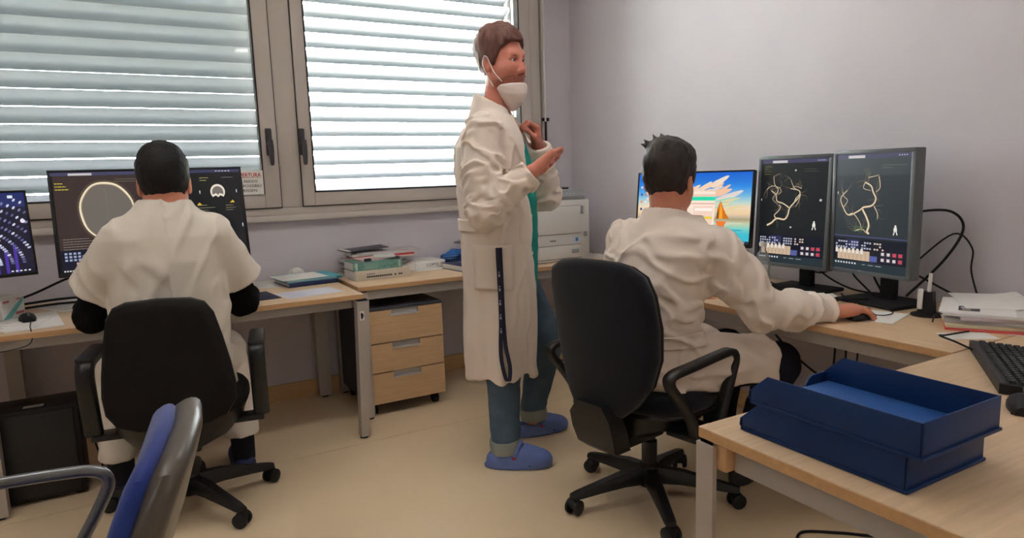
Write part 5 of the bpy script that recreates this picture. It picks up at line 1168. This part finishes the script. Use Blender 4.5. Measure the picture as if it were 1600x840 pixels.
# lab coat
CT = [(.395, 1.418, 2.6455, .163, .215), (.46, 1.4165, 2.6455, .165, .212), (.62, 1.424, 2.642, .174, .205), (.80, 1.428, 2.639, .178, .205), (1.02, 1.426, 2.641, .170, .20), (1.14, 1.421, 2.643, .170, .20), (1.30, 1.408, 2.650, .168, .21), (1.40, 1.402, 2.652, .156, .215), (1.47, 1.405, 2.650, .122, .195), (1.53, 1.412, 2.647, .088, .125), (1.565, 1.412, 2.648, .072, .085)]
def uv1(P): q = P-V3(1.42, 2.645, 0); return q@bf, q@bl
def coat1(P):
    z = P[:, 2]; u, v = uv1(P); th = np.arctan2(v, u)
    low = np.clip((1.0-z)/.6, 0, 1)
    d = loft(P, CT, AX, .012, 2.15)+low*.010*np.sin(th*7+2.2*z+.8*np.sin(z*5))+low*.004*np.sin(th*13-3*z)
    ins = loft(P, [(a, b, c, e-.016, f-.016) for a, b, c, e, f in CT if a < 1.05]+[(.30, 1.418, 2.6455, .147, .199)], AX, .012, 2.15)+low*.010*np.sin(th*7+2.2*z+.8*np.sin(z*5))
    d = smax(d, -np.maximum(ins, z-.98), .006)
    # left front hanging forward over the bent knee
    fl = None
    for t in np.linspace(0, 1, 9):
        zz = 1.02-.57*t; a = V3(1.42, 2.645, zz)+bl*(.165+.035*t)+bf*(.06); b = V3(1.42, 2.645, zz)+bl*(.160+.035*t)+bf*(.165+.085*t)
        e = vcap(P, a, b, .009, .008); fl = e if fl is None else smin(fl, e, .075)
    d = smin(d, fl+.010, .012)
    # open front
    w0 = np.interp(z, [.35, .9, 1.15, 1.30, 1.42, 1.50, 1.58], [-.060, -.088, -.098, -.100, -.085, -.06, -.05]); w1 = np.interp(z, [.35, .9, 1.2, 1.40, 1.50], [.16, .13, .10, .06, .045])
    cut = np.maximum(np.maximum(w0-v, v-w1), .035-u)
    d = smax(d, -cut, .008)
    ar = chain(P, [shR, (1.262, 2.480, 1.30), elR, tuple(np.array(wrR)*.9+np.array(elR)*.1)], [.082, .078, .076, .060], .03)
    fR = folds(P, (.3, .8, -.5), (.1, .1, 1), 7, 20, 11, .8); fL = folds(P, (.8, .3, .4), (.1, .1, 1), 7, 20, 14, .8)
    ar = cuff_cut(P, ar+fR*.014, wrR, (.159, -.105, .151), .04)
    al = chain(P, [shL, elL, tuple(np.array(wrL)*.92+np.array(elL)*.08)], [.085, .076, .064], .03); al = cuff_cut(P, al+fL*.012, wrL, (-.078, -.085, .22), .04)
    d = d+folds(P, (.15, -.1, 1), (1, .3, 0), 3.2, 15, 17, .5)*.008
    vo = np.interp(z, [1.28, 1.40, 1.435, 1.52], [-.095, -.150, -.160, -.12]); reg = np.maximum(np.maximum(z-1.53, 1.30-z), np.maximum(vo-v, .02-u))
    d = np.minimum(d, smax(d-.009, reg, .003))
    d = smin(d, ar, .022); d = smin(d, al, .022)
    neck = vcap(P, (1.418, 2.644, 1.45), (1.430, 2.636, 1.72), .068, .072)
    ca = (P-V3(1.408, 2.650, 0))@bf; col = np.abs(vcap(P, (1.402, 2.654, 1.49), (1.412, 2.648, 1.66), .100, .066))-.0065; col = smax(col, np.maximum(1.485-z, z-1.600+.55*np.clip(ca, -.06, .12)), .008)
    col = smax(col, -np.maximum(np.abs(v)-.045, .0-u), .006)
    d = smin(d, col, .014); d = smax(d, -neck, .005)
    ax1, ax2 = nrm(np.array(wrR)-np.array(elR)), nrm(np.array(wrL)-np.array(elL))
    d = smax(d, -vcap(P, np.array(wrR)-ax1*.03, np.array(wrR)+ax1*.05, .036, .048), .004); d = smax(d, -vcap(P, np.array(wrL)-ax2*.03, np.array(wrL)+ax2*.05, .036, .048), .004)
    return d
ct1 = solid('lab_coat', coat1, (1.12, 2.28, .34), (1.86, 2.98, 1.70), .0048, COTTON, p1_)
def on_coat(ulo, uhi, zlo, zhi, off, th_, m, name, par, n=10, angs=None):
    """A patch of cloth lying on the right side of the coat: u along the facing axis."""
    T = sorted(CT); TZ = [t[0] for t in T]; b = B(); G = []
    for i in range(n+1):
        z = zlo+(zhi-zlo)*i/n; g = [float(np.interp(z, TZ, [t[k] for t in T])) for k in range(1, 5)]; row = []
        for j in range(n+1):
            u = (ulo(z) if callable(ulo) else ulo)+((uhi(z) if callable(uhi) else uhi)-(ulo(z) if callable(ulo) else ulo))*j/n
            k = min(abs(u/g[2]), .98); v = -g[3]*(1-k**2.15)**(1/2.15)
            nv = nrm(bf*(np.sign(u)*k**1.15/g[2])+bl*(-(abs(v)/g[3])**1.15/g[3]))
            row.append(V3(g[0], g[1], z)+bf*u+bl*v+nv*off)
        G.append([(tuple(float(x) for x in p), tuple(float(x) for x in p+0*V3(0, 0, 0))) for p in row])
    A_ = [[b.bm.verts.new(p[0]) for p in r] for r in G]
    for i in range(n):
        for j in range(n): b.bm.faces.new((A_[i][j], A_[i][j+1], A_[i+1][j+1], A_[i+1][j]))
    o = b.obj(name, m, par, smooth=180); md = o.modifiers.new('cloth_thickness', 'SOLIDIFY'); md.thickness = th_; md.offset = 1.0
    return o
on_coat(-.085, .075, .800, .990, .012, .006, COTTON, 'pocket', ct1)
on_coat(lambda z: -.165, lambda z: -.06, 1.045, 1.095, .012, .007, COTTON, 'half_belt', ct1)
for z in (.62, .78, .94, 1.10, 1.26):
    b = B(); p = V3(1.42, 2.645, z)+bl*(-.085)+bf*(.158 if z < 1.2 else .150); b.lathe([(.001, 0), (.008, 0), (.008, .003), (.001, .004)], tuple(float(x) for x in p), 12, Matrix.Rotation(A, 3, 'Z') @ Matrix.Rotation(math.pi/2, 3, 'Y')); b.obj('button', WHITEP, ct1)
# clogs
CLOG = mat('clog_blue', (98, 118, 178), r=0.55, spec=0.4, var=0.05, vs=20)
def clog(heel, toe, z=0.0):
    h_, t_ = V3(*heel, 0), V3(*toe, 0); f = nrm(t_-h_); l = V3(-f[1], f[0], 0); L = float(np.linalg.norm(t_-h_)); c = (h_+t_)/2; k = L/.285
    def fn(P):
        q = np.stack([(P-c)@f, (P-c)@l, P[:, 2]], 1)/k
        d = smin(vell(q, (.066, 0, .030), (.076, .052, .052)), vell(q, (-.02, 0, .028), (.118, .045, .050)), .03); d = smin(d, vell(q, (-.098, 0, .032), (.043, .041, .046)), .03)
        d = smin(d, vell(q, (.005, 0, .060), (.060, .043, .040)), .03)
        d = smax(d, -vell(q, (-.060, 0, .100), (.078, .034, .066)), .012)
        sole = smax(vell(q, (-.01, 0, .010), (.146, .052, .10)), q[:, 2]-.018, .004); d = smin(d, sole, .006)
        return smax(d, .001-q[:, 2], .004)*k
    o = solid('clog', fn, c-V3(.20, .20, 0.01), c+V3(.20, .20, .13), .0045, CLOG, p1_)
    def W(x, y, zz): return tuple(float(v) for v in c+f*x*k+l*y*k+V3(0, 0, zz*k))
    B().tube(smoothpath([W(-.020, -.046, .058), W(-.004, -.036, .092), W(.006, 0, .108), W(-.004, .036, .092), W(-.020, .046, .058)], 5), .0085, 8).obj('strap', CLOG, o)
    for s in (-1, 1):
        b = B(); b.lathe([(.001, .0), (.009, .0), (.009, .004), (.001, .006)], W(-.022, s*.048, .056), 14, Matrix(((f[0], 0, l[0]*s), (f[1], 0, l[1]*s), (0, 1, 0)))); b.obj('rivet', mat('rivet_red', (170, 40, 70), r=0.5), o)
        for i in range(3):
            b = B(); xx = .045+.026*i; b.lathe([(.001, .0), (.0055, .0), (.0055, .002), (.001, .002)], W(xx, s*(.0505-.007*i-.004*(i == 2)), .024), 10, Matrix(((f[0], 0, l[0]*s), (f[1], 0, l[1]*s), (0, 1, 0)))); b.obj('vent_hole', BLACKM, o)
    return o
clog((1.268, 2.545), (1.512, 2.385)); clog((1.540, 2.762), (1.818, 2.722))
# lanyard hanging out of the coat pocket
ln = thing('lanyard', 'dark blue lanyard hanging from the coat pocket of the standing man', 'lanyard', (1.37, 2.42, .40))
def lan(pts, w_):
    b = B(); P = smoothpath(pts, 6); s_ = Vector((float(bf[0]), float(bf[1]), 0)); o_ = Vector((-float(bl[0]), -float(bl[1]), 0))
    b.rings([[p-s_*w_-o_*.0012, p+s_*w_-o_*.0012, p+s_*w_+o_*.0012, p-s_*w_+o_*.0012] for p in P]); return b
def lp(u, v, z): p = V3(1.42, 2.645, z)+bf*u-bl*v; return (float(p[0])-1.37, float(p[1])-2.42, z-.40)
NAVY = mat('lanyard_navy', (22, 26, 52), r=0.7)
sa = lan([lp(.030, .222, .980), lp(.033, .236, .92), lp(.036, .236, .80), lp(.036, .236, .67), lp(.032, .238, .57), lp(.034, .240, .50), lp(.050, .240, .422), lp(.062, .240, .412)], .0085).obj('strap', NAVY, ln)
lan([lp(.040, .220, .980), lp(.044, .233, .85), lp(.046, .233, .70), lp(.052, .236, .57), lp(.068, .238, .48), lp(.066, .240, .422), lp(.058, .240, .412)], .0085).obj('strap', NAVY, ln)
F = Flat()
for i in range(6): F.rects([(-.004, .06*i, .004, .06*i+.012), (-.003, .06*i+.016, .003, .06*i+.022)], mat('lanyard_print', (150, 156, 186), r=0.7))
F.obj('print', lambda u, v, h: Vector(lp(.036+u, .2385+h, .56+v)), sa)

# ---------------------------------------------------------------- the seated man in short sleeves
HF2 = HeadFrame((.116, 2.872, 1.290), math.radians(86), tilt=-0.02, nod=-.14, k=1.06)
L2 = dict(sl=(-.082, 2.845, 1.075), el=(-.172, 2.965, .80), wl=(-.080, 3.36, .765), sr=(.300, 2.835, 1.082), er=(.366, 2.955, .795), wr=(.455, 3.36, .762))
h2r = hand_caps(L2['wr'], (.10, .95, -.08), (0, 0, -1), (-.9, .2, 0), [(.25, .4, .3)]*4, [(.6, .7, .2), (.9, .3, .2), (1, 0, .2)]); h2l = hand_caps(L2['wl'], (.05, .95, -.08), (0, 0, -1), (.9, .2, 0), [(.25, .4, .3)]*4, [(.6, .7, .2), (.9, .3, .2), (1, 0, .2)])
h2r_b, h2l_b = hand_box(h2r), hand_box(h2l)
T2 = [(.50, .095, 2.85, .185, .125), (.66, .095, 2.845, .19, .125), (.85, .098, 2.835, .188, .122), (1.0, .104, 2.832, .195, .118), (1.09, .108, 2.836, .195, .105), (1.15, .109, 2.842, .150, .09), (1.20, .110, 2.850, .095, .078), (1.225, .110, 2.852, .075, .070)]
def body2(P):
    d = within(P, (-.06, 2.66, 1.10), (.30, 3.06, 1.52), lambda Q: head_sdf(HF2.loc(Q))*HF2.k)
    d = smin(d, vcap(P, HF2.world((-.025, 0, -.06)), (.110, 2.835, 1.14), .056, .064), .03)
    d = smin(d, loft(P, [(z, x, y, a*.80, b*.72) for z, x, y, a, b in T2], (1, 0)), .03)
    for a, b, c in (('sl', 'el', 'wl'), ('sr', 'er', 'wr')): d = smin(d, chain(P, [L2[a], L2[b], L2[c]], [.036, .036, .026]), .02)
    for x, kx, fx in ((.01, -.12, -.14), (.18, .29, .335)): d = smin(d, chain(P, [(x, 2.86, .56), (kx, 3.22, .53), (fx, 3.12, .10)], [.07, .05, .036]), .02)
    d = smin(d, within(P, *h2r_b, lambda Q: hand_sdf(Q, h2r)), .01); d = smin(d, within(P, *h2l_b, lambda Q: hand_sdf(Q, h2l)), .01)
    return d
p2_ = solid('person', body2, (-.32, 2.62, .04), (.55, 3.56, 1.52), .0042, SKIN2)
tag(p2_, 'seated man in white short sleeved scrubs over black sleeves, seen from behind', 'person')
solid('hair', lambda P: hair_sdf(HF2.loc(P), [-.13, -.06, -.028, -.005, .02, .05, .075, .12], [-.125, -.118, -.050, .004, -.01, .045, .065, .075], .012, .004, (60, 60, 60), 8, .004)*HF2.k, (-.06, 2.66, 1.15), (.30, 3.06, 1.50), .004, HAIR2, p2_)
def scrub2(P):
    z = P[:, 2]
    d = loft(P, [(z_, x, y, a+.012, b+.008) for z_, x, y, a, b in T2], (1, 0), .012, 2.3)
    d = smax(d, -vcap(P, (.112, 2.858, 1.15), (.114, 2.87, 1.32), .062, .078), .006)
    for s, (a, b) in ((-1, ('sl', 'el')), (1, ('sr', 'er'))):
        S_, E_ = V3(*L2[a]), V3(*L2[b]); e = vcap(P, S_-V3(s*.045, 0, -.005), S_+(E_-S_)*.95+V3(s*.026, 0, .015), .084, .094)
        n = nrm(E_-S_+V3(s*.10, 0, 0)); e = smax(e, (P-(S_+(E_-S_)*.66))@n, .006)
        inn = vcap(P, S_+(E_-S_)*.5, E_+(E_-S_)*.3, .075, .095); e = smax(e, -inn, .004)
        d = smin(d, e, .022)
    seam = np.exp(-((P[:, 0]-.100)/.006)**2)*(P[:, 1] < 2.82)*.003
    for a, b in (((.272, 2.735, 1.05), (.292, 2.775, .84)), ((-.072, 2.735, 1.05), (-.106, 2.775, .84))): d = d+.020*np.exp(-(np.maximum(vcap(P, a, b, 0, 0), 0)/.020)**2)
    sg = np.where(P[:, 0] > .1, 1, -1)
    PM = np.stack([np.abs(P[:, 0]-.1), P[:, 1], P[:, 2]], 1)+.3*(sg[:, None] < 0)
    return d+folds(PM, (.45, 0, .9), (.9, 0, -.45), 3.5, 13, 51, .6)*.006+folds(P, (.5, .1, .8), (1, 0, -.5), 3, 9, 55, .4)*.006-seam
solid('scrub_top', scrub2, (-.36, 2.64, .50), (.56, 3.12, 1.26), .0048, COTTON2, p2_)
def under2(P, a, b, c):
    W_ = V3(*L2[c]); E_ = V3(*L2[b]); ax = nrm(W_-E_); e = chain(P, [tuple(V3(*L2[a])*.5+E_*.5), L2[b], tuple(W_-ax*.01)], [.058, .060, .036], .02)
    return smax(e, (P-(W_-ax*.012))@ax, .005)+folds(P, (.3, .8, -.5), (.1, .1, 1), 8, 24, 57, .6)*.006
for k_, x0_, x1_ in ((('sl', 'el', 'wl'), -.30, .06), (('sr', 'er', 'wr'), .22, .54)):
    solid('undershirt_sleeve', lambda P: under2(P, *k_), (x0_, 2.72, .68), (x1_, 3.42, 1.10), .0048, mat('black_jersey', (17, 16, 18), r=0.95, spec=0.15), p2_)
def trou2(P):
    d = loft(P, [(.47, .095, 2.87, .205, .13), (.66, .095, 2.85, .20, .13)], (1, 0), .03)
    for x, kx, fx in ((.01, -.12, -.14), (.185, .30, .335)): d = smin(d, chain(P, [(x, 2.88, .565), (kx, 3.24, .535), (fx, 3.13, .19)], [.105, .088, .072], .03), .03)
    d = smax(d, .175-P[:, 2], .005)
    return d+creases(P, .008, 61)
solid('scrub_trousers', trou2, (-.30, 2.68, .15), (.48, 3.40, .70), .0055, COTTON2, p2_)
SOCK = mat('sock_dark', (26, 24, 34), r=0.95); CLOG2 = mat('clog_navy', (46, 54, 104), r=0.6)
for fx, hy in ((-.14, 3.11), (.335, 3.11)):
    solid('sock', lambda P: vcap(P, (fx, 3.135, .22), (fx, 3.125, .06), .052, .048), (fx-.09, hy-.08, .0), (fx+.09, hy+.14, .26), .006, SOCK, p2_)
    solid('clog', lambda P: (lambda q: smax(smin(smax(smin(vell(q, (.066, 0, .030), (.076, .052, .052)), smin(vell(q, (-.02, 0, .028), (.118, .045, .050)), vell(q, (-.098, 0, .032), (.043, .041, .046)), .03), .03), -vell(q, (-.060, 0, .100), (.078, .036, .066)), .012), smax(vell(q, (-.01, 0, .010), (.146, .052, .10)), q[:, 2]-.018, .004), .006), .001-q[:, 2], .004))(np.stack([P[:, 1]-hy-.09, P[:, 0]-fx, P[:, 2]], 1)), (fx-.08, hy-.09, -.01), (fx+.08, hy+.27, .13), .005, CLOG2, p2_)

# ---------------------------------------------------------------- the seated man in the lab coat
B3 = math.radians(15); f3 = V3(math.cos(B3), math.sin(B3), 0); l3 = V3(-math.sin(B3), math.cos(B3), 0); AX3 = (math.cos(B3), math.sin(B3))
HF3 = HeadFrame((1.764, 1.921, 1.240), math.radians(27), tilt=0.03, nod=-.10, k=1.05)
s3r, e3r, w3r = (1.795, 1.722, .985), (1.920, 1.612, .778), (2.144, 1.494, .757)
s3l, e3l, w3l = (1.690, 2.085, 1.005), (1.79, 2.22, .76), (2.07, 2.14, .765)
h3 = hand_caps(w3r, (.096, -.050, .012), (.05, .02, -1), (.42, .90, 0), [(.42, .38, .25), (.40, .42, .25), (.45, .45, .3), (.5, .5, .3)], [(.55, .75, .35), (.95, .25, .25), (1.0, -.05, .2)], 1.05, spread=.06)
h3l = hand_caps(w3l, (.09, -.03, -.012), (.05, .02, -1), (-.3, -.95, 0), [(.3, .3, .25)]*4, [(.55, .75, .35), (.95, .25, .25), (1.0, -.05, .2)], 1.03)
h3b, h3lb = hand_box(h3), hand_box(h3l)
T3 = [(.50, 1.655, 1.925, .135, .195), (.62, 1.655, 1.922, .132, .185), (.75, 1.668, 1.918, .130, .180), (.88, 1.690, 1.914, .130, .190), (.98, 1.712, 1.910, .122, .195), (1.05, 1.728, 1.906, .100, .165), (1.10, 1.738, 1.905, .078, .11), (1.14, 1.742, 1.905, .066, .075)]
K3R, K3L = (2.115, 1.700, .525), (2.14, 1.98, .52)
def body3(P):
    d = within(P, (1.56, 1.74, 1.04), (1.94, 2.10, 1.44), lambda Q: head_sdf(HF3.loc(Q))*HF3.k)
    d = smin(d, vcap(P, HF3.world((-.025, 0, -.06)), (1.728, 1.905, 1.06), .055, .062), .03)
    d = smin(d, loft(P, [(z, x, y, a*.72, b*.80) for z, x, y, a, b in T3], AX3), .03)
    for a, b, c in ((s3r, e3r, w3r), (s3l, e3l, w3l)): d = smin(d, chain(P, [a, b, c], [.045, .038, .028]), .02)
    d = smin(d, chain(P, [(1.70, 1.83, .55), K3R, (2.07, 1.80, .10)], [.07, .05, .036]), .02); d = smin(d, chain(P, [(1.68, 2.00, .55), K3L, (2.13, 2.02, .10)], [.07, .05, .036]), .02)
    d = smin(d, within(P, *h3b, lambda Q: hand_sdf(Q, h3)), .01); d = smin(d, within(P, *h3lb, lambda Q: hand_sdf(Q, h3l)), .01)
    return d
p3_ = solid('person', body3, (1.50, 1.36, .04), (2.40, 2.32, 1.44), .0042, SKIN2)
tag(p3_, 'seated man in a long white lab coat holding a mouse, seen from behind', 'person')
def hair3(P):
    q = HF3.loc(P); d = hair_sdf(q, [-.13, -.06, -.026, -.004, .02, .05, .075, .12], [-.122, -.115, -.045, .002, -.015, .045, .068, .078], .020, .011, (30, 36, 18), 17, .002)
    for a, b in (((-.045, .035, .128), (-.05, .055, .158)), ((-.03, .02, .134), (-.035, .03, .162)), ((-.045, .05, .115), (-.065, .082, .138)), ((-.01, .01, .138), (-.012, .012, .156)), ((-.05, .055, .105), (-.07, .09, .122))): d = smin(d, vcap(q, a, b, .010, .0020), .016)
    return d*HF3.k
solid('hair', hair3, (1.54, 1.72, 1.10), (1.96, 2.12, 1.48), .0036, HAIR3, p3_)
def torso3(P):
    z = P[:, 2]; q = P-V3(1.68, 1.917, 0); u = q@f3; v = q@l3
    d = loft(P, [(a, b, c, e+.022, f+.014) for a, b, c, e, f in T3 if a < 1.12], AX3, .012, 2.3)
    d = d+np.exp(-((z-.665)/.035)**2)*.010
    # skirt over the seat and the near thigh
    sk = chain(P, [(1.66, 1.86, .545), (1.86, 1.775, .550), (2.055, 1.722, .540)], [.118, .112, .108], .04); sk = smax(sk, (P-V3(2.065, 1.718, .53))@nrm(V3(.40, -.14, .03)), .008)
    sk = smax(sk, .486-z+.02*vnoise(P, (8, 8, 1), 71), .01)
    sl_ = chain(P, [(1.66, 2.0, .545), (1.85, 1.99, .550), (2.0, 1.985, .54)], [.115, .110, .10], .04); sl_ = smax(sl_, .488-z, .01)
    d = smin(d, smin(sk, sl_, .05), .045)
    d = d+folds(P, (-.3, .9, .25), (0, .2, 1), 4, 13, 73, .7)*.011+folds(P, (.3, -.6, .75), (0, .8, .6), 4, 11, 75, .6)*.007
    fold = np.abs(vnoise(P@np.array([[.9, .2, .5], [.2, .8, .1], [-.6, .1, .8]], np.float32), (7, 22, 20), 77))*2-.4
    d = d+.012*fold*np.clip((.80-z)/.2, .15, 1)
    return d
def coat3(P):
    z = P[:, 2]; d = torso3(P)
    ar = chain(P, [s3r, (1.856, 1.668, .885), e3r, (2.035, 1.55, .768), tuple(np.array(w3r)*.95+np.array(e3r)*.05)], [.086, .080, .075, .064, .050], .03)+folds(P, (.25, .6, .7), (.85, -.5, -.3), 7, 17, 79, .8)*.014
    ar = cuff_cut(P, ar, w3r, (.232, -.12, -.02), .04); ar = smax(ar, np.where(P[:, 0] > 2.03, .7275-z, -1), .008)
    al = chain(P, [s3l, e3l, w3l], [.086, .074, .055], .03)+folds(P, (.3, .6, .7), (.8, -.3, -.3), 7, 17, 83, .8)*.010
    d = smin(d, ar, .028); d = smin(d, al, .028)
    neck = vcap(P, HF3.world((-.03, 0, -.10)), HF3.world((-.01, 0, .0)), .066, .085)
    cc = V3(1.735, 1.905, 0); col = np.abs(vcap(P, (1.722, 1.905, 1.045), (1.742, 1.907, 1.150), .096, .076))-.0065; col = smax(col, np.maximum(1.055-z, z-1.128-.25*np.clip(-(P-cc)@f3, -.1, .1)), .008)
    d = smin(d, col, .014); d = smax(d, -neck, .005)
    a3 = nrm(np.array(w3r)-np.array(e3r)); d = smax(d, -vcap(P, np.array(w3r)-a3*.03, np.array(w3r)+a3*.05, .034, .044), .004)
    return d
ct3 = solid('lab_coat', coat3, (1.44, 1.38, .44), (2.30, 2.36, 1.22), .0048, COTTON, p3_)
def belt3(P):
    z = P[:, 2]; q = P-V3(1.68, 1.917, 0); u = q@f3; v = q@l3
    return smax(np.abs(torso3(P)-.007)-.005, np.maximum(np.abs(z-.668+.02*v)-.025, np.maximum(u-.03, -u-.5)), .003)
solid('half_belt', belt3, (1.44, 1.64, .60), (1.80, 2.20, .74), .004, COTTON, ct3)
DKT = mat('trousers_dark_navy', (30, 34, 48), r=0.9, spec=0.2)
def trou3(P):
    d = chain(P, [(1.70, 1.83, .55), K3R, (2.075, 1.80, .12)], [.085, .076, .060], .03); d = np.minimum(d, chain(P, [(1.68, 2.00, .55), K3L, (2.13, 2.02, .12)], [.085, .076, .060], .03))
    d = smin(d, loft(P, [(.49, 1.66, 1.92, .13, .17), (.60, 1.66, 1.92, .12, .16)], AX3, .02), .02)
    return smax(d, .10-P[:, 2], .005)+creases(P, .006, 91)
solid('trousers', trou3, (1.50, 1.58, .08), (2.28, 2.16, .68), .006, DKT, p3_)
for (x, y, a) in ((2.085, 1.83, .15), (2.15, 2.05, .2)):
    ff = V3(math.cos(a), math.sin(a), 0); ll = V3(-math.sin(a), math.cos(a), 0); cc = V3(x, y, 0)
    sh = solid('shoe', lambda P: (lambda q: smax(smin(smin(vell(q, (.075, 0, .02), (.085, .047, .050)), vell(q, (-.03, 0, .030), (.09, .038, .055)), .03), vcap(q, (-.05, 0, .05), (-.05, 0, .095), .040, .040), .03), .001-q[:, 2], .004))(np.stack([(P-cc)@ff-.03, (P-cc)@ll, P[:, 2]], 1)), cc-V3(.2, .2, .01), cc+V3(.22, .22, .15), .006, mat('shoe_black', (22, 21, 23), r=0.6), p3_)

# ---------------------------------------------------------------- blue plastic bag
bg = solid('plastic_bag', lambda P: smin(vell(P, (1.935, 3.915, .77), (.105, .062, .075)), smin(vell(P, (1.82, 3.955, .765), (.10, .030, .045)), vell(P, (1.745, 3.965, .745), (.065, .026, .022)), .05), .04)+.018*(np.abs(vnoise(P, (22, 26, 34), 5))*2-.5)+.01*vnoise(P, 60, 6), (1.58, 3.80, .728), (2.08, 4.01, .87), .005, mat('bag_blue', (44, 112, 190), r=0.25, spec=0.5))
tag(bg, 'crumpled bright blue plastic bag against the wall behind the standing man', 'bag')
